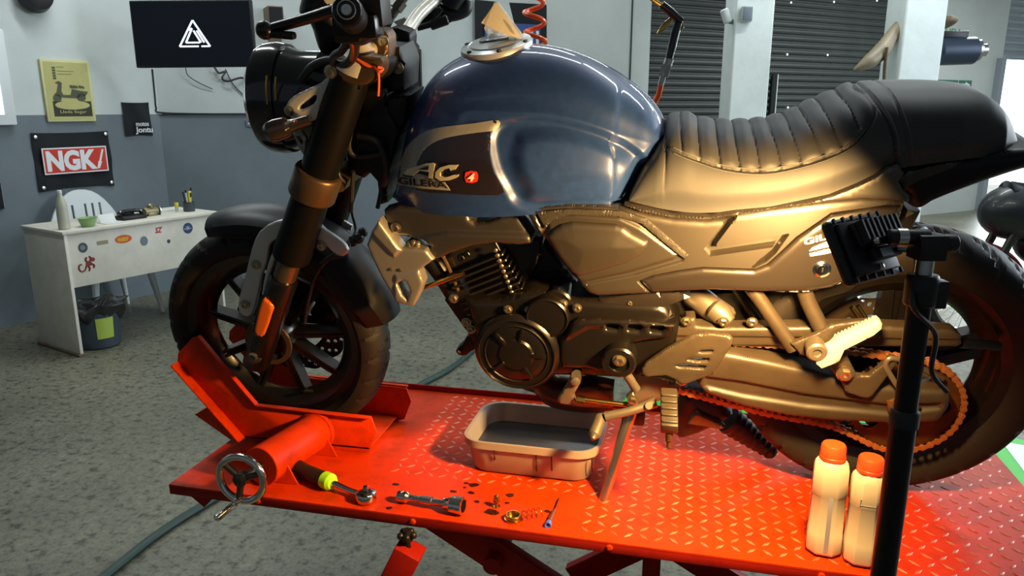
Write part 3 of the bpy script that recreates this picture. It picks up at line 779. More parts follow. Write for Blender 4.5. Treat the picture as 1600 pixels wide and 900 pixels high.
# things on the desk
def dk(x, y): return on_z(x, y, DH)
c = dk(101, 358)
t = thing('bottle', 'tall cloudy plastic bottle standing on the near desk corner', 'bottle', c)
mk('body', lathe([(0.026, 0), (0.031, 0.006), (0.031, 0.10), (0.029, 0.12), (0.030, 0.14), (0.024, 0.165), (0.012, 0.20), (0.011, 0.212)], c, Z, 24), M['milk'], t)
mk('cap', lathe([(0.0125, 0.208), (0.0125, 0.224), (0.010, 0.226)], c, Z, 18), M['white_plastic'], t)
c = dk(138, 354)
tag(mk('bowl', lathe([(0.0, 0.004), (0.030, 0.0), (0.034, 0.004), (0.046, 0.03), (0.052, 0.052), (0.055, 0.054), (0.050, 0.05), (0.042, 0.028), (0.03, 0.01), (0.0, 0.008)], c, Z, 32), M['green_bowl']), 'small green plastic bowl on the sticker covered desk', 'bowl')
c = dk(173, 348); 
tag(mk('paper_box', join(box(c + Z * 0.002, (0.12, 0.10, 0.003), DL, DW, Z), prism([c - DL * .05 + DW * .02, c + DL * .05 + DW * .02, c + DL * .05 + DW * .05 + Z * .05, c - DL * .05 + DW * .05 + Z * .05], DW * 0.004)), M['paper'], bevel=0.0008), 'propped white card and paper beside the green bowl', 'paper')
c = dk(205, 342)
t = thing('telephone', 'black desk telephone lying on the white desk', 'telephone', c)
mk('base', prism([c - DL * .08 - DW * .05, c + DL * .08 - DW * .05, c + DL * .08 + DW * .05, c - DL * .08 + DW * .05], Z * 0.025), M['black'], t, bevel=0.006)
mk('handset', tube([c - DL * .08 + Z * .03, c - DL * .05 + Z * .05, c + DL * .05 + Z * .05, c + DL * .08 + Z * .03], [0.018, 0.012, 0.012, 0.018], 10), M['black_gloss'], t)
mk('cradle', box(c + DW * .03 + Z * .035, (0.07, 0.03, 0.02), DL, DW, Z), M['black'], t, bevel=0.003)
c = dk(236, 337)
t = thing('carburettor', 'small dull metal carburettor on the desk beside the telephone', 'engine part', c)
mk('body', join(cyl(c - DL * .05 + Z * .03, c + DL * .05 + Z * .03, 0.026, 18, ch=.004), box(c + Z * 0.012, (0.06, 0.05, 0.024), DL, DW, Z)), M['brass_dull'], t, bevel=0.002)
mk('dome', lathe([(0.022, 0), (0.022, 0.02), (0.012, 0.03)], c + Z * .05, Z, 16), M['brass_dull'], t)
mk('flange', lathe([(0.034, 0), (0.034, 0.008)], c + DL * .05 + Z * .03, DL, 18), M['steel'], t)
c = dk(262, 328)
tag(mk('paper_sheet', box(c + Z * 0.004, (0.20, 0.14, 0.008), DL, DW, Z), M['paper'], bevel=0.001), 'loose white papers at the back of the desk', 'paper')
c = dk(277, 331)
t = thing('glue_stick', 'yellow capped clear glue stick standing on the desk', 'glue stick', c)
mk('barrel', cyl(c, c + Z * 0.035, 0.012, 16), M['milk'], t); mk('cap', cyl(c + Z * 0.035, c + Z * 0.062, 0.0135, 16, ch=0.002), M['yellow'], t)
c = dk(296, 330)
tag(mk('pen_cup', lathe([(0.0, 0.003), (0.036, 0.0), (0.038, 0.004), (0.038, 0.065), (0.034, 0.065), (0.034, 0.006), (0.0, 0.006)], c, Z, 28), M['pencup']), 'dark grey pen cup at the far end of the desk', 'cup')
t = thing('utility_knife', 'yellow utility knife standing in the dark pen cup', 'knife', c + Z * 0.006)
mk('handle', prism([c + DL * .004 + Z * .01, c + DL * .022 + Z * .01, c + DL * .03 + Z * .135, c + DL * .010 + Z * .135], DW * 0.012), M['yellow'], t, bevel=0.002)
mk('slider', box(c + DL * .02 + Z * .11 - DW * .003, (0.008, 0.006, 0.03), DL, DW, Z), M['black'], t)
for k, (dx, dy, m_, lb) in enumerate([(-.018, .01, 'black', 'black pen'), (-.010, -.006, 'white_plastic', 'white pen'), (.020, .014, 'red_print', 'red marker')]):
    a = c + DL * dx * .7 + DW * dy * .6 + Z * .008; b = a + Vector((0, 0, 1)) * (0.11 + 0.01 * k) + DL * dx * 0.9
    t = thing('pen', lb + ' standing in the dark pen cup', 'pen', a)
    mk('barrel', cyl(a, b, 0.0045, 10), M[m_], t); mk('cap', cyl(b, b + (b - a) * 0.15, 0.0055, 10, ch=.001), M['black'], t)
# bin with bag under the desk
c = on_z(160, 540, 0) ; c = c + DW * 0.02
tag(mk('waste_bin', lathe([(0.0, 0.004), (0.10, 0.0), (0.115, 0.01), (0.135, 0.26), (0.13, 0.26), (0.11, 0.014), (0.0, 0.012)], c, Z, 36), M['bin']), 'blue grey waste bin standing under the white desk', 'bin')
V, F = [], []
ns = 48
for j in range(9):
    for k in range(ns):
        a = 2 * PI * k / ns; q = j / 8
        r = (0.132 + 0.02 * q + 0.035 * math.sin(q * PI)) * (1 + (0.10 * math.sin(5 * a + q * 4) + 0.06 * math.sin(11 * a + 2) + 0.04 * math.sin(19 * a)) * (0.3 + 0.7 * math.sin(q * PI)))
        z = 0.20 + 0.10 * math.sin(q * PI * 0.75) - 0.02 * math.sin(3 * a) * (1 - q) - 0.04 * q + 0.02 * math.sin(7 * a + 1) * (1 - q)
        if q > 0.6: r *= 1 - (q - 0.6) * 1.6
        V.append(c + Vector((r * math.cos(a), r * math.sin(a), z)))
for j in range(8):
    for k in range(ns):
        k2 = (k + 1) % ns; F.append((j * ns + k, j * ns + k2, (j + 1) * ns + k2, (j + 1) * ns + k))
tag(mk('bin_bag', (V, F), M['bag'], ang=60), 'crumpled black bag lining the waste bin under the desk', 'bag')
cc = c + Vector(((CAM[0] - c.x), (CAM[1] - c.y), 0)).normalized() * 0.0
dcam = Vector(((CAM[0] - c.x), (CAM[1] - c.y), 0)).normalized(); side = Vector((-dcam.y, dcam.x, 0))
V, F = [], []
for j in range(2):
    for k in range(9):
        a = math.radians(-5 + 45 * k / 8); d = dcam * math.cos(a) + side * math.sin(a); z = (0.07, 0.20)[j]; r = 0.115 + 0.02 * (z - 0.01) / 0.25 + 0.0022
        V.append(c + d * r + Z * z)
for k in range(8): F.append((k, k + 1, k + 10, k + 9))
bn = bpy.data.objects['waste_bin']; ROOT[bn.name] = Matrix.Translation(bn.location).inverted()
mk('bin_label', (V, F), M['lime'], bn)

# ------------------------------------------------------------------ floor things
hz = 0.016
tag(mk('air_hose', tube([on_z(x, y, hz) for x, y in ((60, 985), (170, 895), (250, 832), (330, 782), (420, 730), (520, 680), (640, 610), (700, 578), (735, 550), (790, 500))], 0.015, 10), M['greenhose']), 'dark green hose lying on the floor and passing under the lift', 'hose')
gp_ = [on_z(x, y, 0.002) for x, y in ((1000, 588), (1580, 684), (1700, 712), (1660, 815), (1180, 735), (960, 650))]
t = thing('floor_marking', 'bright green floor panel with white stripe beyond the lift', 'floor panel', gp_[0])
mk('green_area', prism(gp_, Z * 0.004), M['floor_green'], t, ang=0)
st = [on_z(x, y, 0.0065) for x, y in ((1565, 690), (1606, 697), (1690, 790), (1640, 790))]
mk('white_stripe', prism(st, Z * 0.001), M['floor_white'], t, ang=0)
# ------------------------------------------------------------------ the red lift
def red_paint(name, col, worn):
    m = bpy.data.materials.new(name); m.use_nodes = True; nt = m.node_tree; b = nt.nodes['Principled BSDF']
    b.inputs['Roughness'].default_value = 0.45; b.inputs['Specular IOR Level'].default_value = 0.15
    tc = nt.nodes.new('ShaderNodeTexCoord'); n = nt.nodes.new('ShaderNodeTexNoise'); n.inputs['Scale'].default_value = 14; n.inputs['Detail'].default_value = 8
    n.inputs['Roughness'].default_value = 0.7; nt.links.new(tc.outputs['Object'], n.inputs['Vector'])
    r = nt.nodes.new('ShaderNodeValToRGB'); e = r.color_ramp.elements
    e[0].position = 0.30; e[0].color = (*[x * worn for x in lin(col)], 1); e[1].position = 0.52; e[1].color = (*lin(col), 1)
    nt.links.new(n.outputs['Fac'], r.inputs['Fac']); nt.links.new(r.outputs['Color'], b.inputs['Base Color'])
    bu = nt.nodes.new('ShaderNodeBump'); bu.inputs['Strength'].default_value = 0.12; bu.inputs['Distance'].default_value = 0.002
    nt.links.new(n.outputs['Fac'], bu.inputs['Height']); nt.links.new(bu.outputs['Normal'], b.inputs['Normal'])
    return m
M['red'] = red_paint('red_lift_paint', '#c63304', 0.6)
M['red_dark'] = red_paint('red_frame_paint', '#8f1a12', 0.7)
M['tread_worn'] = mat('worn_tread_steel', '#b98a7c', 0.38, metal=0.3, var=0.5, vscale=18, var_col='#c8502a')
M['clear_plastic'] = mat('cloudy_tub_plastic', '#a69a8c', 0.35, var=0.1, vscale=10, trans=0.3)
M['oil'] = mat('used_oil', (0.022, 0.018, 0.016), 0.22, spec=0.35)
M['oil_stain'] = mat('oil_stain', (0.030, 0.006, 0.003), 0.12)
M['bottle'] = mat('cream_bottle', '#b9ae9b', 0.38)
M['bottle_strip'] = mat('bottle_level_strip', '#8f8f9c', 0.35)
M['cap_orange'] = mat('orange_cap', '#e0431a', 0.4)
M['lime_grip'] = mat('lime_grip', '#a6f020', 0.4)
M['grip'] = mat('dark_grip', '#1c1712', 0.5, bump=0.3, bscale=500)
M['brass'] = mat('brass', '#b99a55', 0.25, metal=1.0)
M['copper'] = mat('spring_steel', '#b46a3a', 0.25, metal=1.0)
M['blue_tip'] = mat('blue_plastic', '#3f66d8', 0.4)
M['amber'] = mat('amber_handle', '#5a2d16', 0.35)

FL = Vector((-0.152, -0.366, 0)); DU = Vector((0.99946, -0.033, 0)); DV = Vector((0.033, 0.99946, 0)); LL, LW = 1.925, 0.70
def dp(a, b, z=0.0): return FL + DU * a + DV * b + Z * (TZ + z)
lift = thing('motorcycle_lift', 'red scissor lift table carrying the blue motorcycle', 'lift table', dp(LL / 2, LW / 2, -TZ))
mk('deck', box(dp(LL / 2, LW / 2, -0.003), (LL, LW, 0.006), DU, DV, Z), M['red'], lift, ang=0)
V, F = [], []
pit = 0.030
for i in range(int(LL / pit)):
    for j in range(int(LW / pit)):
        a = 0.47 + (i + 0.5) * pit; b = 0.02 + (j + 0.5) * pit
        if a > LL - 0.02 or b > LW - 0.03: continue
        if a < 0.95 and b < 0.16 + 0.0 * a: continue
        d = (DU + DV).normalized() if (i + j) % 2 else (DU - DV).normalized(); d2 = Vector((-d.y, d.x, 0))
        c = dp(a, b); n = len(V); L_, w_, h_ = 0.0125, 0.0040, 0.0017
        V += [c - d * L_, c - d2 * w_, c + d * L_, c + d2 * w_, c - d * L_ * .55 + Z * h_, c - d2 * w_ * .3 + Z * h_, c + d * L_ * .55 + Z * h_, c + d2 * w_ * .3 + Z * h_]
        F += [(n, n + 1, n + 5, n + 4), (n + 1, n + 2, n + 6, n + 5), (n + 2, n + 3, n + 7, n + 6), (n + 3, n, n + 4, n + 7), (n + 4, n + 5, n + 6, n + 7)]
tb = mk('tread_pattern', (V, F), M['tread_worn'], lift, ang=60); tb['kind'] = 'stuff'
mk('front_lip', box(dp(LL / 2, 0.003, -0.0135), (LL, 0.006, 0.022), DU, DV, Z), M['red_dark'], lift, bevel=0.001)
mk('rear_lip', box(dp(LL / 2, LW - 0.003, 0.006), (LL, 0.006, 0.022), DU, DV, Z), M['red_dark'], lift, bevel=0.001)
mk('end_lip', box(dp(LL - 0.003, LW / 2, -0.021), (0.006, LW, 0.036), DU, DV, Z), M['red_dark'], lift)
mk('corner_gusset', prism([dp(0.05, 0.004, -0.024), dp(0.11, 0.004, -0.024), dp(0.085, 0.004, -0.05)], DV * 0.006), M['red_dark'], lift)
for a in (0.23, 1.02, 0.60, 1.42):
    mk('lip_bolt', lathe([(0.007, 0), (0.007, 0.002), (0.004, 0.004)], dp(a, 0.0, -0.012), -DV, 12), M['red'], lift)
def beam(p, q, w, th): # bar in the deck's long vertical plane
    d = (q - p).normalized(); n = Vector((-d.z, 0, d.x)); c = (p + q) / 2
    return box(c, ((q - p).length, th, w), d, d.cross(Vector(n)).normalized(), n)
for y in (0.10, 0.58):
    mk('scissor_arm', beam(dp(0.60, y, -0.04), dp(1.45, y, -0.52), 0.075, 0.03), M['red_dark'], lift, bevel=0.002)
    mk('scissor_arm', beam(dp(1.55, y + 0.035, -0.04), dp(0.86, y + 0.035, -0.52), 0.075, 0.03), M['red_dark'], lift, bevel=0.002)
    mk('under_rail', box(dp(1.02, y + 0.01, -0.03), (1.4, 0.05, 0.045), DU, DV, Z), M['red_dark'], lift)
    mk('base_rail', box(dp(1.35, y + 0.01, -TZ + 0.035), (1.0, 0.05, 0.07), DU, DV, Z), M['red_dark'], lift, bevel=0.003)
for a in (0.88, 1.82):
    mk('base_cross_member', box(dp(a, 0.35, -TZ + 0.035), (0.06, 0.6, 0.07), DU, DV, Z), M['red_dark'], lift, bevel=0.003)
mk('centre_post', box(dp(1.10, 0.20, -0.28), (0.04, 0.04, 0.48), DU, DV, Z), M['red_dark'], lift)
mk('cross_tube', cyl(dp(0.76, 0.05, -0.13), dp(0.76, 0.65, -0.13), 0.02, 16), M['red_dark'], lift)
q = on_y(634, 872, -0.40); q2 = on_y(600, 940, -0.40)
arm = mk('outrigger', box((q + q2) / 2, ((q2 - q).length + 0.06, 0.055, 0.06), (q2 - q).normalized(), (0, 1, 0), ((q2 - q).normalized()).cross(Vector((0, 1, 0)))), M['red_dark'], lift, bevel=0.003)
kb = on_y(636, 838, -0.40); kt = on_y(639, 862, -0.40)
mk('star_knob', join(cyl(kt, kb, 0.006, 12), lathe([(0.012, -0.010), (0.012, 0.0), (0.009, 0.016)], kb, Z, 16),
   *[sphere(kb + Vector((0.014 * math.cos(k * PI / 2.5), 0.014 * math.sin(k * PI / 2.5), 0.004)), 0.008, 10, 8) for k in range(5)]), M['black'], arm)
# wheel clamp
YN, YF = -0.125, 0.085
def cy(pts, y): return [on_y(a, b, y) for a, b in pts]
near = [(300, 528), (312, 524), (355, 580), (403, 632), (580, 652), (588, 675), (577, 705), (562, 708), (484, 700), (382, 685), (277, 566), (278, 552)]
clampo = mk('wheel_clamp', prism(cy(near, YN), (0, 0.005, 0)), M['red'], lift, bevel=0.0008)
NP = cy(near, YN)
def flange(a, b, w, y, s):
    d = (b - a).normalized(); 
    return prism([a, b, b + Vector((0, s * w, 0)), a + Vector((0, s * w, 0))], d.cross(Vector((0, 1, 0))) * 0.004)
mk('flange', join(flange(NP[10], NP[9], 0.030, YN, -1), flange(NP[1], NP[3], 0.014, YN, -1), flange(NP[3], NP[4], 0.014, YN, -1)), M['red'], clampo, bevel=0.0008)
FP = [Vector((p.x + 0.02, YF, p.z)) for p in NP]
mk('far_plate', prism(FP, (0, -0.005, 0)), M['red'], clampo, bevel=0.0008)
mk('far_flange', join(flange(FP[10], FP[9], 0.022, YF, 1), flange(FP[1], FP[3], 0.012, YF, 1), flange(FP[3], FP[4], 0.012, YF, 1)), M['red'], clampo, bevel=0.0008)
mk('toe_plate', prism(cy([(304, 648), (331, 632), (386, 684), (364, 690)], -0.06), (0, 0.12, 0)), M['red'], clampo, bevel=0.001)
mk('floor_plate', prism([Vector((NP[9].x, YN, TZ + 0.012)), Vector((NP[6].x, YN, TZ + 0.012)), Vector((NP[6].x, YF, TZ + 0.012)), Vector((NP[9].x, YF, TZ + 0.012))], Z * 0.004), M['red'], clampo)
tc0 = on_y(497, 672, YN); tc1 = Vector((tc0.x - 0.040, -0.335, tc0.z)); tdir = (tc1 - tc0).normalized()
mk('screw_tube', join(cyl(tc0, tc1, 0.047, 36, ch=0.002), lathe([(0.05, 0), (0.05, 0.012)], tc0 + tdir * 0.012, -tdir, 36)), M['red'], clampo)
mk('screw', cyl(tc1, tc1 + tdir * 0.075, 0.011, 16), M['dark_steel'], clampo)
for y in (-0.16, -0.31):
    gx = tc0.x + tdir.x / tdir.y * (y - tc0.y)
    mk('gusset', prism([Vector((gx + 0.045, y, tc0.z)), Vector((gx + 0.070, y, TZ + 0.001)), Vector((gx - 0.070, y, TZ + 0.001)), Vector((gx - 0.045, y, tc0.z))], (0, 0.005, 0)), M['red'], clampo)
hc = tc1 + tdir * 0.062
ring = tube([hc + Vector((0.053 * math.cos(a), 0, 0.053 * math.sin(a))) for a in [2 * PI * k / 40 for k in range(40)]], 0.0085, 12, 0, True)
ring = ([Vector((v.x, hc.y + (v.y - hc.y) * 1.0, v.z)) for v in ring[0]], ring[1])
mk('handwheel', ring, M['chrome'], clampo)
mk('handwheel_spokes', join(lathe([(0.016, -0.01), (0.016, 0.010), (0.009, 0.014)], hc, (0, -1, 0), 20), *[cyl(hc, hc + Vector((0.05 * math.cos(a), 0, 0.05 * math.sin(a))), 0.0075, 10) for a in (0.35, 2.45, 4.5)]), M['dark_steel'], clampo)
he = hc + Vector((0.052 * math.cos(4.55), -0.004, 0.052 * math.sin(4.55)))
mk('crank_handle', join(lathe([(0.009, 0), (0.009, 0.012), (0.006, 0.016)], he, (0, -1, 0), 14), lathe([(0.006, 0.014), (0.0075, 0.03), (0.009, 0.055), (0.008, 0.066), (0.003, 0.07)], he, (-0.25, -1, -0.15), 14)), M['chrome'], clampo)

# ------------------------------------------------------------------ things on the deck
T0 = TZ + 0.0002
def tz(x, y, z=0.0): return on_z(x, y, TZ + z)
# tub of used oil
cx, cy_ = 0.663, -0.060
def rrect(w, d, r, z, n=8, ang=-0.033):
    P = []
    for sx, sy, a0 in ((1, 1, 0), (-1, 1, PI / 2), (-1, -1, PI), (1, -1, 1.5 * PI)):
        for k in range(n + 1):
            a = a0 + PI / 2 * k / n
            x = sx * (w / 2 - r) + r * math.cos(a); y = sy * (d / 2 - r) + r * math.sin(a)
            P.append(Vector((cx + x * math.cos(ang) - y * math.sin(ang), cy_ + x * math.sin(ang) + y * math.cos(ang), z)))
    return P
def rings(Ls, cap0=True, cap1=True):
    V, F = [], []; n = len(Ls[0])
    for L in Ls: V += L
    for i in range(len(Ls) - 1):
        for k in range(n):
            k2 = (k + 1) % n; F.append((i * n + k, i * n + k2, (i + 1) * n + k2, (i + 1) * n + k))
    if cap0: F.append(tuple(reversed(range(n))))
    if cap1: F.append(tuple(range((len(Ls) - 1) * n, len(Ls) * n)))
    return V, F
tub = thing('plastic_tub', 'cloudy plastic tub half full of dark used oil on the deck', 'container', (cx, cy_, TZ + .0025))
zt = TZ + 0.0018
TBH = 0.082
mk('tub_wall', rings([rrect(0.275, 0.205, 0.035, zt), rrect(0.290, 0.218, 0.045, zt + 0.006), rrect(0.318, 0.243, 0.052, zt + TBH), rrect(0.328, 0.253, 0.056, zt + TBH), rrect(0.328, 0.253, 0.056, zt + TBH - 0.014), rrect(0.330, 0.255, 0.056, zt + TBH - 0.014), rrect(0.330, 0.255, 0.056, zt + TBH + 0.003),
     rrect(0.315, 0.240, 0.052, zt + TBH + 0.003), rrect(0.286, 0.214, 0.043, zt + 0.008), rrect(0.27, 0.20, 0.035, zt + 0.004)]), M['clear_plastic'], tub, ang=40)
mk('used_oil', rings([rrect(0.297, 0.223, 0.045, zt + 0.036), rrect(0.299, 0.225, 0.045, zt + 0.037)]), M['oil'], tub)
dr = []
for a, l in ((0.10, .03), (0.24, .05), (0.29, .045), (0.42, .035)):
    p = Vector((cx - 0.155 + a * 0.33 / 0.46, cy_ - 0.127 + 0.004, zt + TBH - 0.012)); dr.append(tube([p, p - Z * l * .5 + Vector((0, 0.003, 0)), p - Z * l + Vector((0, 0.009, 0))], [0.0022, 0.0016, 0.002], 6, 3))
for d_ in dr: mk('oil_drip', d_, M['oil_stain'], tub)

# ratchet
a = tz(452, 726, .0205); b = tz(520, 755, .0185); h = tz(572, 775, .013)
t = thing('ratchet', 'black and lime handled ratchet wrench lying near the handwheel', 'ratchet', (a + h) / 2 - Z * .013)
ax = (b - a)
mk('grip', lathe([(0.012, 0), (0.0185, 0.004), (0.0200, 0.03), (0.0175, 0.06), (0.0185, ax.length * .8), (0.015, ax.length * 0.97)], a, ax, 20), M['grip'], t)
mk('grip_ring', lathe([(0.0155, ax.length * 0.80), (0.0198, ax.length * 0.82), (0.0198, ax.length * 0.95), (0.0145, ax.length * 1.0)], a, ax, 20), M['lime_grip'], t, label='lime green grip ring')
mk('grip_end', lathe([(0.0185, 0.003), (0.0203, 0.006), (0.0203, 0.014), (0.0190, 0.016)], a, ax, 20), M['lime_grip'], t, label='lime green grip end')
mk('shank', tube([b - ax * 0.02, b + (h - b) * .5 - Z * .002, h], [0.008, 0.0065, 0.008], 12, 4), M['chrome'], t)
mk('head', join(lathe([(0.014, -0.011), (0.0225, -0.010), (0.0240, 0.0), (0.0225, 0.008), (0.016, 0.010), (0.0, 0.010)], h, Z, 28), box(h + Z * 0.016, (0.010, 0.010, 0.016))), M['chrome'], t, bevel=0.0006)
mk('selector', lathe([(0.013, 0.008), (0.0125, 0.011), (0.0, 0.011)], h, Z, 20), M['dark_steel'], t)
# extension with socket
a = tz(622, 775, .0135); b = tz(724, 791, .0192); ax = (b - a).normalized(); L = (b - a).length
t = thing('socket_extension', 'chrome socket on a short extension bar lying on the deck', 'socket wrench', (a + b) / 2 - Z * .0165)
mk('extension_bar', lathe([(0.0114, 0), (0.0126, 0.002), (0.0126, 0.012), (0.0114, 0.014), (0.0126, 0.016), (0.0126, 0.022), (0.0078, 0.028), (0.0072, 0.042)], a, ax, 24), M['chrome'], t)
mk('knurled_sleeve', lathe([(0.0074, 0.04), (0.0074, L * .36), (0.0096, L * .37), (0.0096, L * .53), (0.0074, L * .54), (0.0074, L * .74)], a, ax, 24), M['steel'], t)
mk('socket', lathe([(0.0090, L * .70), (0.0126, L * .72), (0.0138, L * .78), (0.0186, L * .82), (0.0190, L * .88), (0.0178, L * .885), (0.0178, L * .9), (0.0192, L * .905), (0.0192, L * .995), (0.0178, L), (0.0138, L), (0.0132, L * .85), (0.0, L * .85)], a, ax, 32), M['chrome'], t)
# valve parts
c = tz(776, 792)
t = thing('plunger', 'small brass valve plunger standing on oily deck', 'engine part', c)
mk('body', lathe([(0.0, 0), (0.0085, 0.0), (0.0085, 0.003), (0.0045, 0.005), (0.0045, 0.010), (0.0068, 0.012), (0.0072, 0.022), (0.0055, 0.027), (0.003, 0.029)], c, Z, 20), M['brass'], t)
mk('ring', lathe([(0.0075, 0.013), (0.0082, 0.0145), (0.0075, 0.016)], c, Z, 20, cap=False), M['copper'], t)
c = tz(802, 812)
tag(mk('threaded_cap', lathe([(0.0, 0.002), (0.013, 0.0), (0.019, 0.001), (0.0195, 0.004), (0.0165, 0.005), (0.0165, 0.007), (0.0172, 0.008), (0.0165, 0.010), (0.0168, 0.0115), (0.0158, 0.013), (0.0135, 0.013), (0.0130, 0.004), (0.0, 0.004)], c, Z, 36), M['brass']), 'round brass threaded cap beside the coil spring', 'engine part')
a = tz(814, 806, .010); b = tz(846, 800, .010); ax, ay, az = None, None, None
fx, fy, fd = frame_of(b - a); n = 90
tag(mk('coil_spring', tube([a + (b - a) * (i / n) + fx * 0.0095 * math.cos(i / n * 2 * PI * 4.2) + fy * 0.0095 * math.sin(i / n * 2 * PI * 4.2) for i in range(n + 1)], 0.0009, 6, 0), M['copper']), 'thin copper coloured coil spring lying beside the brass cap', 'spring')
a = tz(856, 821, .006); b = tz(866, 797, .005); e = tz(873, 779, .003)
t = thing('screwdriver', 'tiny screwdriver with blue end lying next to the spring', 'screwdriver', (a + e) / 2 - Z * .005)
mk('handle', lathe([(0.0055, 0.004), (0.0052, (b - a).length * .6), (0.004, (b - a).length)], a, b - a, 14), M['amber'], t)
mk('end_cap', lathe([(0.003, 0.004), (0.0035, 0.0), (0.0068, -0.001), (0.0068, 0.010), (0.0056, 0.014)], a, b - a, 16), M['blue_tip'], t)
mk('blade', cyl(b, e, 0.0016, 8), M['dark_steel'], t)
# oil drops
for k, (x, y, r) in enumerate([(740, 758, .009), (728, 755, .004), (708, 768, .006), (736, 770, .006), (745, 784, .005), (797, 774, .007), (608, 794, .005), (792, 786, .004), (618, 757, .006), (768, 800, .012), (855, 799, .005), (726, 762, .003)]):
    c = on_z(x, y, TZ + .0003); P = []
    for i in range(18):
        a = 2 * PI * i / 18; P.append(c + Vector((math.cos(a) * r * (1.35 + .25 * math.sin(3 * a + k)), math.sin(a) * r * (1 + .2 * math.sin(2 * a + k)), 0)))
    tag(mk('oil_drop', prism(P, Z * 0.0008), M['oil_stain'], ang=0), 'small dark oil drop on the red lift deck', 'oil drop', 'oil drops on the deck')

# two oil bottles
def oil_bottle(c, yaw, ht, wd, dpth, label, strip):
    t = thing('oil_bottle', label, 'bottle', c)
    X = Vector((math.cos(yaw), math.sin(yaw), 0)); Y = Vector((-X.y, X.x, 0))
    def sec(w, d, ch, z, ox=0.0):
        P = []
        for sx, sy in ((1, 1), (-1, 1), (-1, -1), (1, -1)):
            q = [(w / 2, d / 2 - ch), (w / 2 - ch, d / 2)]
            if sx * sy < 0: q = q[::-1]
            for x, y in q: P.append(c + X * (sx * x + ox) + Y * (sy * y) + Z * z)
        return P
    w, d = wd, dpth; S_ = ht
    body = [sec(w - .012, d - .012, .012, 0), sec(w, d, .016, .006), sec(w, d, .016, .20 * S_), sec(w - .001, d - .001, .016, .205 * S_), sec(w - .002, d - .002, .016, .56 * S_), sec(w + .001, d + .001, .017, .575 * S_), sec(w * .985, d * .97, .017, .79 * S_), sec(w * .93, d * .90, .02, .835 * S_), sec(w * .80, d * .80, .018, .858 * S_), sec(.040, .040, .0125, .865 * S_), sec(.038, .038, .0115, .88 * S_)]
    mk('body', rings(body), M['bottle'], t, ang=38, bevel=0.002)
    mk('cap', lathe([(.0220, .865 * S_), (.0235, .868 * S_), (.0235, .895 * S_), (.0222, .90 * S_), (.0222, .90 * S_), (.0230, .905 * S_), (.0222, .985 * S_), (.020, S_), (0, S_)], c, Z, 40), M['cap_orange'], t)
    if strip:
        mk('level_strip', prism([c - Y * (d / 2 + .0004) + X * x + Z * z for x, z in ((-.001, .05 * S_), (.007, .05 * S_), (.007, .58 * S_), (-.001, .58 * S_))], Y * .001), M['bottle_strip'], t, ang=0)
    else:
        zz = .60 * S_
        mk('label_groove', tube([c - Y * (d / 2 + .0002) + X * x + Z * z for x, z in ((-w / 2 + .016, zz + .012), (-w / 4, zz), (w / 5, zz), (w / 2 - .016, zz + .010))], .0012, 6, 0), M['grey_st'], t)
oil_bottle(tz(1285, 860) + Vector((0, .0, .0018)), -0.15, 0.226, 0.063, 0.060, 'taller cream oil bottle with orange cap and pale level strip', True)
oil_bottle(tz(1342, 876) + Vector((0, 0, .0018)), -0.10, 0.216, 0.060, 0.058, 'cream oil bottle with orange cap standing nearest the lamp pole', False)

# ------------------------------------------------------------------ work light on its stand
PD = 1.03
ph = at_depth(1446, 392, PD); pb = at_depth(1384, 880, PD); pole_xy = Vector(((ph.x + pb.x) / 2, (ph.y + pb.y) / 2, 0))
def pz(y): return at_depth(1420, y, PD).z
wl = thing('work_light', 'black floodlight on a black pole in front of the rear wheel', 'work light', pole_xy)
def P0_(z): return Vector((pole_xy.x, pole_xy.y, z))
z_c = pz(455)
mk('lower_pole', cyl(P0_(0.25), P0_(pz(645)), 0.0184, 24), M['black_satin'], wl)
mk('upper_pole', cyl(P0_(pz(645)), P0_(pz(470)), 0.0162, 24), M['black_satin'], wl)
mk('clamp_collar', join(lathe([(0.0201, 0), (0.0223, 0.0045), (0.0223, 0.0402), (0.0201, 0.0469)], P0_(pz(478)), Z, 24), box(P0_(pz(458)) + WR * 0.0179, (0.0268, 0.0291, 0.0402), WR, WH, Z)), M['black'], wl, bevel=0.0023)
mk('pole_collar', lathe([(0.0207, 0), (0.0207, 0.0223), (0.0179, 0.0268)], P0_(pz(665)), Z, 24), M['black'], wl)
mk('neck', cyl(P0_(pz(445)), P0_(pz(396)), 0.0118, 20), M['steel'], wl)
mk('neck_ring', lathe([(0.0173, 0), (0.0184, 0.0034), (0.0173, 0.0089)], P0_(pz(440)), Z, 24), M['chrome'], wl)
kz = pz(385)
mk('knuckle', join(box(P0_(kz), (0.038, 0.038, 0.0357), WR, WH, Z), cyl(P0_(kz + 0.0045) + WR * 0.0189, P0_(kz + 0.0045) + WR * 0.0402, 0.0134, 16, ch=0.0023), cyl(P0_(kz + 0.0134) - WR * 0.0558, P0_(kz + 0.0134), 0.0112, 16)), M['black'], wl, bevel=0.0034)
mk('band', lathe([(0.0128, -0.0067), (0.0128, 0.0067)], P0_(kz + 0.0134) - WR * 0.0391, WR, 18), M['steel'], wl)
for k in range(3):
    a = 0.5 + k * 2 * PI / 3; d = Vector((math.cos(a), math.sin(a), 0))
    mk('tripod_leg', join(tube([P0_(0.42) + d * .02, P0_(0.2) + d * 0.18, P0_(0.012) + d * 0.34], 0.010, 10, 2), tube([P0_(0.25) + d * .015, P0_(0.22) + d * 0.16], 0.007, 8, 0)), M['black_satin'], wl)
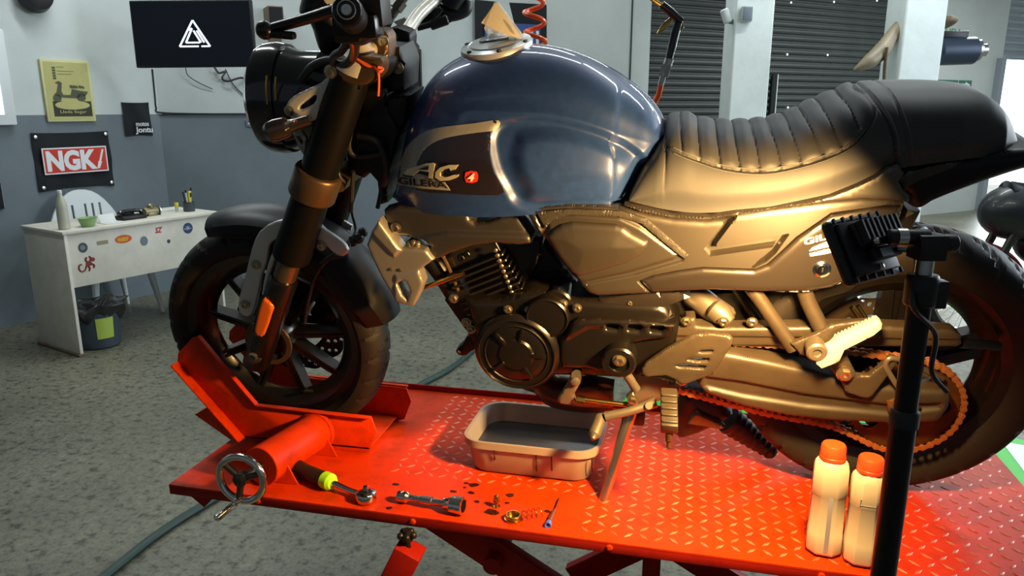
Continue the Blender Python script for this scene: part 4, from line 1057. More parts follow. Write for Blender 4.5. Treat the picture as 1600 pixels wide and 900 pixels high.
# head: a tilted case whose back is turned to us
hcen = at_depth(1352, 386, PD + 0.03)
hn = LAMP_DIR                                     # direction the light faces
hx = Vector((hn.y, -hn.x, 0)).normalized(); hy = hx.cross(hn).normalized()
hx = (hx * math.cos(0.05) + hy * math.sin(0.05)); hy = hx.cross(hn).normalized()
def HP(a, b, c): return hcen + hx * a + hy * b + hn * c
LAMP_POS = tuple(HP(0, 0, 0.022))
HW, HH = 0.117, 0.0982
fr = [HP(x, y, 0.0) for x, y in ((-HW / 2, -HH / 2), (HW / 2, -HH / 2), (HW / 2, HH / 2), (-HW / 2, HH / 2))]
hd = mk('lamp_housing', prism(fr, hn * 0.0157), M['black'], wl, bevel=0.0067, seg=3)
mk('housing_back', join(prism([HP(x, y, 0) for x, y in ((-0.048, -0.0402), (0.048, -0.0402), (0.048, 0.0402), (-0.048, 0.0402))], -hn * 0.0078),
    prism([HP(x, y, -0.0067) for x, y in ((-0.0291, -0.0023), (0.0514, -0.0023), (0.0514, 0.0357), (-0.0291, 0.0357))], -hn * 0.0112),
    prism([HP(x, y, -0.0067) for x, y in ((-0.0134, -0.0246), (0.0469, -0.0246), (0.0469, -0.0067), (-0.0134, -0.0067))], -hn * 0.0134)), M['black'], hd, bevel=0.0023)
for cf_ in [prism([HP(x, y, -0.0168) for x, y in ((-0.0268 + 0.0109 * k, 0), (-0.0229 + 0.0109 * k, 0), (-0.0229 + 0.0109 * k, 0.0346), (-0.0268 + 0.0109 * k, 0.0346))], -hn * 0.0134) for k in range(8)]: mk('cooling_fin', cf_, M['black'], hd)
for rb_ in [prism([HP(-0.0502 + 0.0201 * k, y0, -0.0011), HP(-0.0469 + 0.0201 * k, y0, -0.0011), HP(-0.0469 + 0.0201 * k, y0 + 0.0078, -0.0011), HP(-0.0502 + 0.0201 * k, y0 + 0.0078, -0.0011)], -hn * 0.0045) for k in range(6) for y0 in (-0.048, 0.0413)]: mk('rim_rib', rb_, M['black'], hd)
mk('yoke', join(prism([HP(x, y, -0.0334) for x, y in ((-0.0246, -0.0067), (0.0837, -0.0067), (0.0837, 0.0045), (-0.0246, 0.0045))], hn * 0.0056), tube([HP(0.0782, -0.0011, -0.0312), HP(0.1041, 0, -0.0223), P0_(kz + 0.0134) - WR * 0.0223], 0.01, 10, 4)), M['black_satin'], wl, bevel=0.0011)
for sc_ in [lathe([(0.0046, 0), (0.0046, 0.0034), (0.0023, 0.0045)], HP(x, y, z), -hn, 12) for x, y, z in ((-0.0201, -0.0011, -0.0334), (0.0045, -0.0334, -0.0078))]: mk('housing_screw', sc_, M['steel'], hd)
mk('rating_label', prism([HP(x, y, -0.0207) for x, y in ((-0.0011, -0.0223), (0.0246, -0.0223), (0.0246, -0.01), (-0.0011, -0.01))], -hn * 0.0006), M['grey_st'], hd, ang=0)
mk('lamp_glass', prism([HP(x, y, 0.0159) for x, y in ((-0.048, -0.0402), (0.048, -0.0402), (0.048, 0.0402), (-0.048, 0.0402))], hn * 0.0023), mat('lit_led_glass', (1.0, .75, .4), emit=6), hd, ang=0)
mk('power_cord', tube([HP(0.0334, -0.0157, -0.0201), HP(0.067, -0.0334, -0.0223), P0_(pz(470)) - WR * 0.0223 - WH * 0.0223, P0_(pz(520)) + WR * 0.0246 - WH * 0.0067, P0_(pz(580)) + WR * 0.0312, P0_(pz(612)) + WR * 0.058], 0.0039, 8), M['cable'], wl)
lmp = area_light('floodlight_beam', LAMP_POS, Vector(LAMP_POS) + hn, 0.09, 0.07, LAMP_POWER, LAMP_COL, 150)

# ------------------------------------------------------------------ second motorcycle behind the rear wheel
sb = on_z(1505, 532, 0.0); SBX = Vector((0.985, 0.17, 0)).normalized(); SBY = Vector((-SBX.y, SBX.x, 0))
sbk = thing('motorcycle', 'dark second motorcycle with wire wheels parked behind the rear wheel', 'motorcycle', sb)
def sp_(u, w, v=0.0): return sb + SBX * u + SBY * v + Z * w
M['dark_blue_grey'] = mat('dark_motorcycle_paint', '#171b21', 0.4, coat=0.2)
M['dark_red'] = mat('dark_red_paint', '#8c2b2f', 0.35, coat=0.3)
for u in (0.0, 1.30):
    c = sp_(u, 0.30)
    whl = mk('wheel', lathe([(0.245, -.04), (0.275, -.045), (0.295, -.025), (0.30, 0), (0.295, .025), (0.275, .045), (0.245, .04), (0.235, .03), (0.232, 0), (0.235, -.03), (0.245, -.04)], c, SBY, 64, cap=False), M['rubber'], sbk)
    mk('wheel_rim', lathe([(0.225, -.03), (0.24, -.035), (0.236, 0), (0.24, .035), (0.225, .03), (0.22, 0), (0.225, -.03)], c, SBY, 64, cap=False), M['chrome'], whl)
    spk = []
    for k in range(36):
        a = 2 * PI * k / 36; b = a + (0.5 if k % 2 else -0.5); s = 0.03 if k % 4 < 2 else -0.03
        spk.append(cyl(c + SBX * .035 * math.cos(a) + Z * .035 * math.sin(a) + SBY * s, c + SBX * .226 * math.cos(b) + Z * .226 * math.sin(b), .0018, 5))
    mk('wheel_spokes', join(*spk), M['steel'], whl)
    mk('wheel_hub', lathe([(.02, -.06), (.045, -.045), (.045, .045), (.02, .06)], c, SBY, 24), M['dark_steel'], whl)
for s in (-.09, .09):
    mk('fork_leg', cyl(sp_(0, .30, s), sp_(0.26, 0.98, s), .024, 14), M['dark_steel'], sbk)
fa = [sp_(0.325 * math.cos(math.radians(a)), 0.30 + 0.325 * math.sin(math.radians(a))) for a in range(20, 135, 6)]
mk('front_fender', tube(fa, .055, 12, 2, flat=.25), M['dark_red'], sbk)
mk('fuel_tank', sphere(sp_(0.62, 0.86), 0.2, 24, 14, (1.25, .75, .62)), M['dark_blue_grey'], sbk)
mk('seat', tube([sp_(0.80, .80), sp_(1.0, .78), sp_(1.25, .82), sp_(1.42, .86)], [.10, .12, .11, .06], 16, 6, flat=1.0), M['black'], sbk)
mk('engine', join(box(sp_(0.62, .42), (.42, .30, .26), SBX, SBY, Z), box(sp_(0.54, .62), (.18, .2, .2), SBX, SBY, Z), cyl(sp_(.55, .40, -.2), sp_(.55, .40, .2), .10, 24)), M['dark_steel'], sbk, bevel=.02)
mk('swingarm', tube([sp_(.8, .38, -.1), sp_(1.3, .30, -.1)], .025, 10, 0), M['dark_steel'], sbk)
mk('handlebar', tube([sp_(.42, 1.10, -.38), sp_(.33, 1.12, -.2), sp_(.29, 1.04, 0), sp_(.33, 1.12, .2), sp_(.42, 1.10, .38)], .013, 10), M['steel'], sbk)
mk('headlight', lathe([(.02, -.12), (.08, -.08), (.095, 0), (.09, .02), (0, .03)], sp_(.14, .92), -SBX, 28), M['black_gloss'], sbk)
mk('frame_tube', join(tube([sp_(.26, .92), sp_(.42, .5), sp_(.5, .28), sp_(.85, .28)], .022, 10), tube([sp_(.28, .96), sp_(.8, .74), sp_(1.4, .80)], .02, 10)), M['black'], sbk)
mk('front_fairing', sphere(sp_(.20, .82), .2, 28, 16, (1.05, .85, .85)), M['dark_blue_grey'], sbk)
mk('body_panel', sphere(sp_(.50, .62), .2, 24, 14, (1.3, .8, .8)), M['dark_blue_grey'], sbk)
mk('side_panel', box(sp_(.95, .62), (.30, .22, .2), SBX, SBY, Z), M['dark_blue_grey'], sbk, bevel=.04)
mk('exhaust_pipe', tube([sp_(.5, .55, -.1), sp_(.38, .4, -.14), sp_(.5, .25, -.15), sp_(.9, .26, -.16), sp_(1.45, .34, -.17)], [.022, .022, .022, .03, .045], 14), M['steel'], sbk)
mk('side_stand', tube([sp_(.65, .28, -.1), sp_(.60, .01, -.25)], .011, 8, 0), M['black'], sbk)

# ------------------------------------------------------------------ air line behind the motorcycle
n = 150; pts = []
c0 = at_depth(826, -120, 2.45); c1 = at_depth(838, 78, 2.4)
for i in range(n + 1):
    q = i / n; a = q * 2 * PI * 6.4; r = 0.030
    pts.append(c0 + (c1 - c0) * q + WR * r * math.cos(a) + WH * r * math.sin(a))
pts += [c1 + WR * .03 - Z * .04, c1 + WR * .06 - Z * .16]
tag(mk('coiled_air_hose', tube(pts, 0.0072, 8, 0), M['orange_hose']), 'bright orange coiled air hose hanging behind the fuel tank', 'hose')
GD = 2.15
def g(x, y, d=0.0): return at_depth(x, y, GD + d)
t = thing('air_gun', 'black air blow gun hanging upside down from an orange hose', 'air gun', g(1036, 90))
mk('nozzle', tube([g(1012, -8), g(1022, 1), g(1036, 10)], 0.006, 10, 3), M['brass'], t)
mk('barrel', tube([g(1034, 7), g(1050, 20), g(1064, 34)], 0.0125, 12, 3), M['black_gloss'], t)
mk('handle', tube([g(1060, 36), g(1055, 52), g(1050, 72), g(1045, 92)], [0.014, 0.015, 0.015, 0.013], 14, 4, flat=.8), M['black_gloss'], t)
mk('trigger', prism([g(1048, 26), g(1052, 30), g(1040, 46), g(1029, 54), g(1026, 52), g(1036, 36)], WH * 0.014), M['brass'], t, bevel=.002)
mk('guard', tube([g(1064, 33), g(1067, 42), g(1060, 50)], .003, 8, 4), M['brass'], t)
mk('coupling', join(cyl(g(1046, 92), g(1039, 112), 0.0125, 16), cyl(g(1042, 102), g(1036, 120), 0.0150, 6), cyl(g(1037, 116), g(1032, 134), 0.0085, 14)), M['steel'], t)
tag(mk('air_hose', tube([g(1033, 130), g(1029, 148), g(1022, 162), g(1019, 176), g(1030, 190), g(1050, 215, .1), g(1000, 260, .3), g(880, 240, .5), g(842, 120, .3)], 0.0085, 10), M['orange_hose']), 'orange hose end screwed into the air blow gun', 'hose')
# ------------------------------------------------------------------ the blue motorcycle
M['tank_blue'] = mat('dark_blue_metallic', (0.013, 0.044, 0.175), 0.42, spec=0.7, metal=0.2, coat=1.0, coat_rough=0.04, var=0.25, vscale=60)
M['side_black'] = mat('matt_grey_plastic', (0.015, 0.012, 0.0085), 0.40, spec=1.0, bump=0.03, bscale=700)
M['side_tex'] = mat('textured_grey_plastic', (0.016, 0.013, 0.009), 0.52, spec=0.7, bump=0.4, bscale=420)
M['tail_black'] = mat('glossy_grey_plastic', (0.011, 0.0085, 0.007), 0.33, spec=0.6, coat=0.2, coat_rough=0.2)
M['seat'] = mat('seat_vinyl', (0.025, 0.026, 0.029), 0.58, spec=0.5, bump=0.06, bscale=500)
M['stitch'] = mat('seat_stitch', '#4a4b4d', 0.7)
M['engine'] = mat('engine_black', (0.0045, 0.0036, 0.003), 0.30, spec=0.35, coat=0.25, coat_rough=0.12)
M['engine_fin'] = mat('engine_fin_black', (0.009, 0.0075, 0.006), 0.28, spec=0.6)
M['silver_paint'] = mat('silver_paint', '#98938a', 0.36, metal=0.65)
M['bracket_silver'] = mat('bracket_silver', '#c4c4be', 0.38, metal=0.25)
M['fork_black'] = mat('fork_black', (0.004, 0.0038, 0.004), 0.45, spec=0.14)
M['fork_and_lit_brown'] = mat('alloy_and_lit_brown', '#5b4630', 0.38, metal=0.55)
M['frame'] = mat('frame_black', (0.006, 0.005, 0.0045), 0.4, spec=0.35)
M['swing'] = mat('dusty_swingarm', '#3a3227', 0.42, var=0.35, vscale=10, spec=0.5)
M['alloy'] = mat('dull_cast_alloy', '#6d6558', 0.4, metal=0.6)
M['rust'] = mat('rusty_sprocket', '#5f3a18', 0.5, metal=0.4, var=0.5, vscale=30)
M['chain'] = mat('oily_chain', '#9c6238', 0.38, metal=0.35)
M['bolt'] = mat('bolt_steel', '#b5a68a', 0.28, metal=0.95)
M['disc'] = mat('brake_disc_steel', '#6a5c4c', 0.35, metal=0.8)
M['reflector'] = mat('orange_reflector', '#d4611a', 0.25)
M['badge_gold'] = mat('badge_silver', '#dccfa8', 0.3, metal=0.4)
M['decal_silver'] = mat('decal_silver', '#a8a59a', 0.4, metal=0.3, var=0.15, vscale=40)
M['decal_black'] = mat('decal_black', (0.012, 0.010, 0.012), 0.4)
M['decal_red'] = mat('decal_red', '#d3311b', 0.4)
M['decal_white'] = mat('decal_white', '#e0dccf', 0.5)
M['lens'] = mat('smoked_lens', (0.02, 0.014, 0.012), 0.12, coat=0.5)
M['string'] = mat('orange_string', '#ef5a14', 0.6)
M['alu_bar'] = mat('aluminium_bar', '#d8d2c4', 0.35, metal=0.35)
M['frost'] = mat('clear_sleeve', (0.72, 0.74, 0.74), 0.2, alpha=0.38)
M['card'] = mat('cream_card', '#eadfbe', 0.7)

bike = thing('motorcycle', 'dark blue naked motorcycle standing on the red lift', 'motorcycle', (0, 0, TZ), rot=(LEAN, 0, 0))
bike['group'] = 'motorcycles' ; del bike['group']
def P(name, VF, m, parent=None, **k): return mk(name, VF, M[m] if isinstance(m, str) else m, parent or bike, local=True, **k)
YV = Vector((0, 1, 0)); NV = Vector((0, -1, 0))
def B(x, y, off): return bp(x, y, off)
def bolts(pts, parent, off, r=0.008, m='bolt'):
    for x, y in pts: P('bolt', bolt(B(x, y, off), NV, r, r * .9), m, parent)

# ---- wheels
def wheel(name, c, R, hw, rim_r, spokes, phase, tyre_seg, spoke_w):
    c = Vector(c)
    prof = [(rim_r + .012, -hw * .62), (rim_r + .020, -hw * .78), (R - .052, -hw * .97), (R - .034, -hw * .99), (R - .022, -hw * .90), (R - .013, -hw * .74), (R - .007, -hw * .55), (R - .003, -hw * .34), (R - .0006, -hw * .15), (R, 0)]
    prof = prof + [(r, -h) for r, h in reversed(prof[:-1])] + [(rim_r + .004, hw * .5), (rim_r + .004, -hw * .5)]
    V, F = [], []; n = len(prof); ns = tyre_seg
    for k in range(ns):
        a = 2 * PI * k / ns
        for i, (r, h) in enumerate(prof):
            if r > R - .024:
                q = ((a / (2 * PI)) * 26 + abs(h) * 13 + (0.5 if h > 0 else 0)) % 1.0
                if q < 0.16 and hw * .12 < abs(h) < hw * .92: r -= 0.0065
            if R - .06 < r < R - .05: r += 0.0015
            V.append(c + Vector((r * math.cos(a), h, r * math.sin(a))))
    for k in range(ns):
        k2 = (k + 1) % ns
        for i in range(n): F.append((k * n + i, k2 * n + i, k2 * n + (i + 1) % n, k * n + (i + 1) % n))
    # rim, hub and spokes
    rim = lathe([(rim_r - .004, -hw * .60), (rim_r + .016, -hw * .72), (rim_r + .018, -hw * .66), (rim_r + .006, -hw * .52), (rim_r - .022, -hw * .34), (rim_r - .030, 0), (rim_r - .022, hw * .34), (rim_r + .006, hw * .52), (rim_r + .018, hw * .66), (rim_r + .016, hw * .72), (rim_r - .004, hw * .60), (rim_r - .030, hw * .30), (rim_r - .040, 0), (rim_r - .030, -hw * .30), (rim_r - .004, -hw * .60)], c, YV, 96, cap=False)
    parts = [rim, lathe([(.02, -hw * .9), (.040, -hw * .8), (.050, -hw * .4), (.050, hw * .4), (.040, hw * .8), (.02, hw * .9)], c, YV, 32)]
    for k in range(spokes):
        a = phase + 2 * PI * k / spokes; d = Vector((math.cos(a), 0, math.sin(a))); s = Vector((-d.z, 0, d.x))
        for sg in (-1, 1):
            w0, w1 = spoke_w * .62, spoke_w * .50
            p0 = c + d * .044 + s * sg * w0 * .62; p1 = c + d * (rim_r - .026) + s * sg * w1 * .78
            q = []
            for p, w, t in ((p0, w0 * .5, .020), (p1, w1 * .44, .016)):
                q += [p - s * w - YV * t, p + s * w - YV * t, p + s * w + YV * t, p - s * w + YV * t]
            parts.append((q, [(3, 2, 1, 0), (4, 5, 6, 7), (0, 1, 5, 4), (1, 2, 6, 5), (2, 3, 7, 6), (3, 0, 4, 7)]))
        pm0 = c + d * .044; pm1 = c + d * (rim_r - .028)
        parts.append(box((pm0 + pm1) / 2, ((pm1 - pm0).length, .014, spoke_w * .6), d, YV, s))
    w = P(name, join(*parts), 'engine', ang=30)
    P('tyre', (V, F), 'rubber', w, ang=40)
    return w
FC = Vector((-0.012, 0, 0.2965)); RC = Vector((1.432, 0, 0.319))
fw_ = wheel('front_wheel', FC, 0.295, 0.058, 0.214, 9, math.radians(4), 468, .0155)
rw_ = wheel('rear_wheel', RC, 0.317, 0.072, 0.214, 5, math.radians(20), 520, .05)
P('valve_stem', cyl(FC + Vector((.07, -.01, -.172)), FC + Vector((.062, -.045, -.150)), .004, 8), 'frame', fw_)
def disc(name, c, off, r, holes_n, lobes, parent, m):
    pts = []
    for k in range(180):
        a = 2 * PI * k / 180; rr = r * (1 + .035 * math.cos(lobes * a)); pts.append((rr * math.cos(a), rr * math.sin(a)))
    H = [[(.62 * r * math.cos(2 * PI * k / 40), .62 * r * math.sin(2 * PI * k / 40)) for k in range(40)]]
    for i in range(holes_n):
        for j, q in enumerate((.74, .85, .94)):
            a = 2 * PI * (i + j * .33) / holes_n
            H.append([(q * r * math.cos(a) + .0052 * math.cos(2 * PI * k / 8), q * r * math.sin(a) + .0052 * math.sin(2 * PI * k / 8)) for k in range(8)])
    PP, TT = fill(pts, H, .02); n = len(PP)
    V = [c + Vector((p[0], off, p[1])) for p in PP] + [c + Vector((p[0], off + .005, p[1])) for p in PP]
    F = [tuple(map(int, t)) for t in TT] + [tuple(int(x) + n for x in t[::-1]) for t in TT]
    ed = {}
    for t in TT:
        for i in range(3): ed[(t[i], t[(i + 1) % 3])] = 1
    for a, b in list(ed):
        if (b, a) not in ed: F.append((int(b), int(a), int(a) + n, int(b) + n))
    o = P(name, (V, F), m, parent, ang=30)
    P('disc_carrier', join(*[box(c + Vector((.62 * .5 * r * math.cos(a), off + .004, .62 * .5 * r * math.sin(a))), (.62 * r, .006, .022), (math.cos(a), 0, math.sin(a)), YV, (-math.sin(a), 0, math.cos(a))) for a in [2 * PI * k / 5 for k in range(5)]]), 'engine', parent)
    return o
disc('brake_disc', FC, .066, .153, 22, 10, fw_, M['engine'])
disc('brake_disc', RC, .080, .118, 18, 9, rw_, M['disc'])
P('sensor_ring', lathe([(.050, -.062), (.062, -.062), (.062, -.056), (.050, -.056), (.050, -.062)], FC, YV, 40, cap=False), 'fork_and_lit_brown', fw_)
P('caliper', box(FC + Vector((.12, .085, .05)), (.07, .06, .12), Vector((.8, 0, -.6)), YV, Vector((.6, 0, .8))), 'engine', fw_, bevel=.01)

# ---- front fender
V, F = [], []; na, nb = 60, 17
for i in range(na + 1):
    a = math.radians(110 - 98 * i / na)
    for j in range(nb):
        b = -1 + 2 * j / (nb - 1)
        t = i / na
        skirt = 0.018 + 0.016 * math.sin(PI * min(1, t * 1.1)) + 0.022 * sstep(np.array((t - .55) / .3)).item()
        half = .078 * min(1, 0.72 + 1.3 * min(t, 1 - t) * 2)
        if abs(b) < .62: v = half * (b / .62) * .92; r = .338 - .020 * abs(b / .62) ** 2.4
        else: q = (abs(b) - .62) / .38; v = math.copysign(half * (.92 + .08 * q), b); r = .318 - skirt * q
        r += .004 * math.sin(PI * t)
        V.append(FC + Vector((r * math.cos(a), v, r * math.sin(a))))
n = len(V); V += [FC + (v - FC) * 1.0 - Vector(((v - FC).x, (v - FC).y * 1.6, (v - FC).z)).normalized() * .004 for v in V]
for i in range(na):
    for j in range(nb - 1):
        q = i * nb + j; f = (q, q + 1, q + nb + 1, q + nb); F.append(f[::-1]); F.append(tuple(x + n for x in f))
for i in range(na):
    for j in (0, nb - 1): q = i * nb + j; F.append((q, q + nb, q + nb + n, q + n))
for j in range(nb - 1):
    for i in (0, na): q = i * nb + j; F.append((q, q + 1, q + 1 + n, q + n))
fender = P('front_fender', (V, F), 'black_satin', ang=40)
br = [(506, 335), (470, 340), (430, 347), (405, 362), (393, 388), (384, 425), (373, 466), (372, 485), (380, 494), (393, 493), (403, 460), (408, 432), (414, 416), (417, 405), (420, 385), (430, 375), (445, 371), (470, 370), (490, 373), (510, 386), (524, 398), (536, 401), (543, 392), (533, 378), (517, 367), (500, 353)]
P('fender_bracket', panel(br, -.088, .012, .006, .004, grid=.006, smooth=2), 'bracket_silver', fender)
P('bracket_rib', tube([B(484, 365, -.09), B(456, 372, -.095), B(434, 388, -.098), B(420, 425, -.098), B(412, 460, -.095)], [.007, .008, .006, .006, .004], 10), 'bracket_silver', fender)
bolts([(400, 414), (383, 476), (502, 384)], fender, -.090, .0085)
P('fender_bracket', panel([(496, 327), (504, 325), (550, 353), (548, 361), (540, 360), (498, 336)], .080, .008, .003, grid=.008), 'bracket_silver', fender)

# ---- fork
def fork(off):
    lo = B(402, 562, -.10); hi = B(553, 104, -.10)
    lo = Vector((lo.x, off, lo.z)); hi = Vector((hi.x, off, hi.z)); ax = hi - lo; L = ax.length
    def fz(px, py): p = B(px, py, -.10); p.y = off; return (p - lo).dot(ax.normalized())
    leg = P('fork_leg', lathe([(.020, -.02), (.032, -.012), (.034, .02), (.033, fz(440, 440) - .02), (.034, fz(440, 436)), (.030, fz(442, 432))], lo, ax, 32), 'engine')
    P('fork_tube', lathe([(.0265, fz(440, 440)), (.0265, fz(462, 372))], lo, ax, 32), mat('fork_stanchion', '#7d6a58', .22, metal=.85) if off < 0 else 'alloy', leg)
    P('fork_outer', lathe([(.030, fz(456, 404)), (.0425, fz(457, 402)), (.0445, fz(462, 392)), (.0425, fz(464, 384)), (.0425, fz(466, 378)), (.0415, fz(480, 330)), (.0405, fz(494, 290)), (.0395, fz(545, 128)), (.036, fz(549, 112))], lo, ax, 36), 'fork_black', leg)
    return leg, lo, ax.normalized(), fz
leg, flo, fax, ffz = fork(-.10); fork(.10)
P('reflector', panel([(408, 470), (416, 470), (426, 480), (424, 490), (412, 524), (403, 527), (397, 519), (399, 505)], -.139, .010, .006, .004, grid=.005, smooth=2), 'reflector', leg, label='orange reflector')
P('reflector_base', panel([(406, 466), (419, 466), (430, 480), (427, 492), (414, 529), (402, 532), (393, 521), (396, 503)], -.133, .03, .006, .004, grid=.008), 'engine', leg)
P('axle_pinch', join(cyl(B(397, 557, -.085), B(397, 557, -.135), .020, 20, ch=.002)), 'engine', leg, bevel=.003)
P('axle_nut', lathe([(.012, 0), (.012, .004), (.008, .006), (.006, .002), (0, .002)], B(396, 557, -.134), NV, 18), 'bolt', leg)
P('lower_clamp', join(lathe([(.048, ffz(484, 306)), (.0515, ffz(485, 302)), (.0515, ffz(494, 268)), (.048, ffz(495, 264))], flo, fax, 36), prism([B(515, 268, -.08), B(545, 282, -.08), B(535, 300, -.08), B(508, 305, -.08)], (0, .18, 0)), lathe([(.0515, ffz(485, 302)), (.0515, ffz(494, 268))], Vector((flo.x, .10, flo.z)), fax, 32)), 'fork_and_lit_brown', bevel=.002)
bolts([(412, 552)], leg, -.12, .006)
P('brake_line', tube([B(548, 370, -.03), B(540, 398, -.06), B(515, 405, -.08), B(494, 430, -.07), B(482, 470, -.06), B(476, 505, -.04)], .004, 8), 'cable')
P('brake_line', tube([B(548, 292, .03), B(550, 330, .02), B(556, 360, 0), B(545, 378, -.04), B(524, 396, -.075), B(500, 410, -.08)], .0042, 8), 'cable')
P('hose_clip', join(sphere(B(560, 372, -.02), .014, 10, 8), sphere(B(551, 378, -.03), .011, 10, 8), sphere(B(567, 363, -.01), .012, 10, 8)), 'black')

# ---- steering head, triple clamp, bars
P('top_clamp_lit_end', panel([(523, 108), (530, 98), (560, 88), (592, 92), (596, 112), (586, 126), (568, 134), (548, 133), (528, 124)], -.140, .04, .010, .008, grid=.008, smooth=3), 'fork_and_lit_brown')  # lamplight on the near end put in as brown; the slab is black
P('top_clamp', panel([(523, 108), (530, 98), (560, 88), (600, 92), (604, 112), (594, 126), (570, 134), (548, 133), (528, 124)], -.095, .21, .008, .006, grid=.012, smooth=3), 'black_satin')
M['cap_silver'] = mat('cap_silver', '#d6d3cc', .3, metal=.5)
P('fork_cap', lathe([(.036, -.010), (.036, .014), (.032, .019), (.014, .020), (.014, .032), (0, .032)], B(553, 103, -.112), fax, 28), 'cap_silver')
P('clamp_bolt', bolt(B(517, 112, -.13), NV, .010, .010), 'bolt')
P('bar_riser', panel([(560, 62), (580, 48), (600, 50), (606, 70), (600, 118), (566, 122), (556, 100)], -.075, .05, .01, .008, grid=.012, smooth=2), 'fork_and_lit_brown')
P('bar_riser', panel([(608, 44), (632, 48), (640, 60), (634, 100), (610, 104), (604, 70)], .045, .05, .01, .008, grid=.012, smooth=2), 'black_satin')
bolts([(599, 64)], None, -.078, .008); bolts([(622, 106)], None, -.03, .009)
P('riser_block', panel([(600, 70), (622, 74), (632, 100), (630, 142), (600, 146), (592, 120)], -.03, .10, .01, .008, grid=.014), 'black')
hb = [B(541, 15, -.385), B(552, 30, -.28), B(556, 46, -.19), B(564, 72, -.12), B(584, 76, -.06), B(612, 58, .05), B(634, 50, .12), B(655, 22, .20), B(690, -10, .30), B(712, -30, .40)]
bar = P('handlebar', tube(hb, .0145, 16, 8), 'alu_bar')
gd = (hb[1] - hb[0]).normalized()
P('grip', lathe([(.016, .012), (.024, .014), (.0245, .03), (.0225, .036), (.0225, .09), (.025, .10), (.025, .105), (.0225, .108), (.0225, .125), (.028, .13), (.028, .136)], hb[0], gd, 28), 'black', bar)
P('bar_end', lathe([(0, .006), (.006, .004), (.008, .0), (.013, -.001), (.0135, .002), (.0215, .006), (.0235, .012), (.0235, .020), (.019, .024)], hb[0], gd, 30), 'engine', bar)
P('bar_end_bolt', lathe([(.007, 0), (.007, -.002), (.003, -.002), (.003, .001), (0, .001)], hb[0] - gd * .001, gd, 12), 'steel', bar)
P('switch_pod', join(cyl(hb[0] + gd * .135, hb[0] + gd * .20, .036, 24, ch=.006), box(B(578, 14, -.24), (.06, .05, .055))), 'black', bar, bevel=.006)
P('switch_button', join(box(B(590, 8, -.25), (.02, .02, .014)), box(B(585, 24, -.25), (.016, .02, .012))), 'frame', bar, bevel=.003)
P('clutch_perch', join(box(B(560, 40, -.26), (.08, .045, .04)), box(B(547, 52, -.25), (.05, .04, .03))), 'engine', bar, bevel=.008)
lev = P('clutch_lever', tube([B(548, 12, -.27), B(522, 16, -.285), B(490, 26, -.30), B(455, 36, -.315), B(428, 43, -.325), B(416, 46, -.33)], [.012, .013, .0125, .012, .011, .009], 14, 8, flat=.75), 'engine', bar)
P('lever_ball', sphere(B(414, 47, -.33), .0155, 20, 14), 'engine', lev)
P('lever_tip', box(B(437, 54, -.33), (.055, .016, .012), (1, 0, -.1), YV, (.1, 0, 1)), 'frame', lev, bevel=.004)
P('brake_lever', panel([(618, 40), (640, 26), (672, 12), (690, 16), (676, 32), (650, 42), (628, 46)], .24, .018, .008, .006, grid=.01, smooth=2), 'black', bar)
P('lever_sticker', panel([(614, 34), (632, 27), (640, 36), (634, 40), (620, 39)], .18, .002, .001, grid=.01), 'decal_white', bar)
P('brake_reservoir', join(cyl(B(700, 8, .30), B(712, -14, .30), .028, 22, ch=.005), tube([B(680, 14, .30), B(700, 22, .30), B(724, 16, .32), B(726, 4, .33)], .018, 12)), 'black', bar)
P('adjuster', join(cyl(B(652, 44, .22), B(704, 30, .25), .007, 12), cyl(B(672, 40, .23), B(700, 30, .245), .012, 14, ch=.003)), 'black', bar)
P('cable_fitting', join(cyl(B(612, 24, .12), B(634, -8, .14), .010, 14), cyl(B(618, 14, .125), B(627, 2, .135), .015, 6)), 'alloy', bar)
P('cable', tube([B(556, 56, -.24), B(553, 84, -.20), B(540, 100, -.16), B(515, 94, -.12), B(488, 104, -.10), B(470, 125, -.08)], .0085, 10), 'cable')
P('cable', tube([B(548, 54, -.24), B(535, 78, -.2), B(520, 92, -.16), B(530, 120, -.05), B(560, 160, .0)], .0075, 10), 'cable')
P('cable', tube([B(612, 25, .12), B(600, 55, .1), B(590, 100, .06), B(580, 180, .04), B(568, 250, .04)], .008, 10), 'cable')
P('clutch_rod', tube([B(549, 58, -.24), B(552, 76, -.22), B(550, 92, -.2)], .006, 10), 'brass')
# orange string tied round the clamp
tag_str = P('string', join(tube([B(550, 90, -.145), B(566, 97, -.14), B(580, 104, -.14), B(588, 108, -.14)], .0028, 6), tube([B(552, 88, -.145), B(570, 101, -.145), B(586, 107, -.142)], .0025, 6), tube([B(590, 108, -.14), B(592, 125, -.14), B(591, 150, -.14)], .0026, 6), tube([B(584, 104, -.14), B(592, 112, -.15), B(598, 108, -.14), B(590, 105, -.145)], .0028, 6)), 'string', label='orange string')
# instrument cluster and headlight
P('instrument_cluster', panel([(461, 26), (462, 4), (474, -20), (505, -28), (538, -10), (540, 12), (528, 30), (540, 60), (520, 86), (498, 90), (488, 70), (478, 40)], -.075, .15, .03, .028, grid=.012, smooth=3, dome=.01), 'black_satin')
P('cluster_shine', panel([(484, -8), (500, -18), (530, -10), (524, 8), (500, 12)], -.082, .006, .004, grid=.01), 'decal_white')  # white shine on the cluster, painted as a pale panel
hl = B(446, 152, 0); hax = Vector((-1, 0, .05)).normalized(); hr = abs(B(440, 66, 0).z - B(452, 238, 0).z) / 2
hls = P('headlight', lathe([(.03, -.17), (.07, -.155), (.105, -.11), (hr * .86, -.055), (hr * .92, -.035), (hr * .92, -.028), (hr * .97, -.028), (hr, -.01), (hr * .985, .018), (hr * .93, .032), (hr * .88, .034)], B(438, 154, 0), hax, 64, sy=.80, xdir=(0, 0, 1)), 'black_gloss')
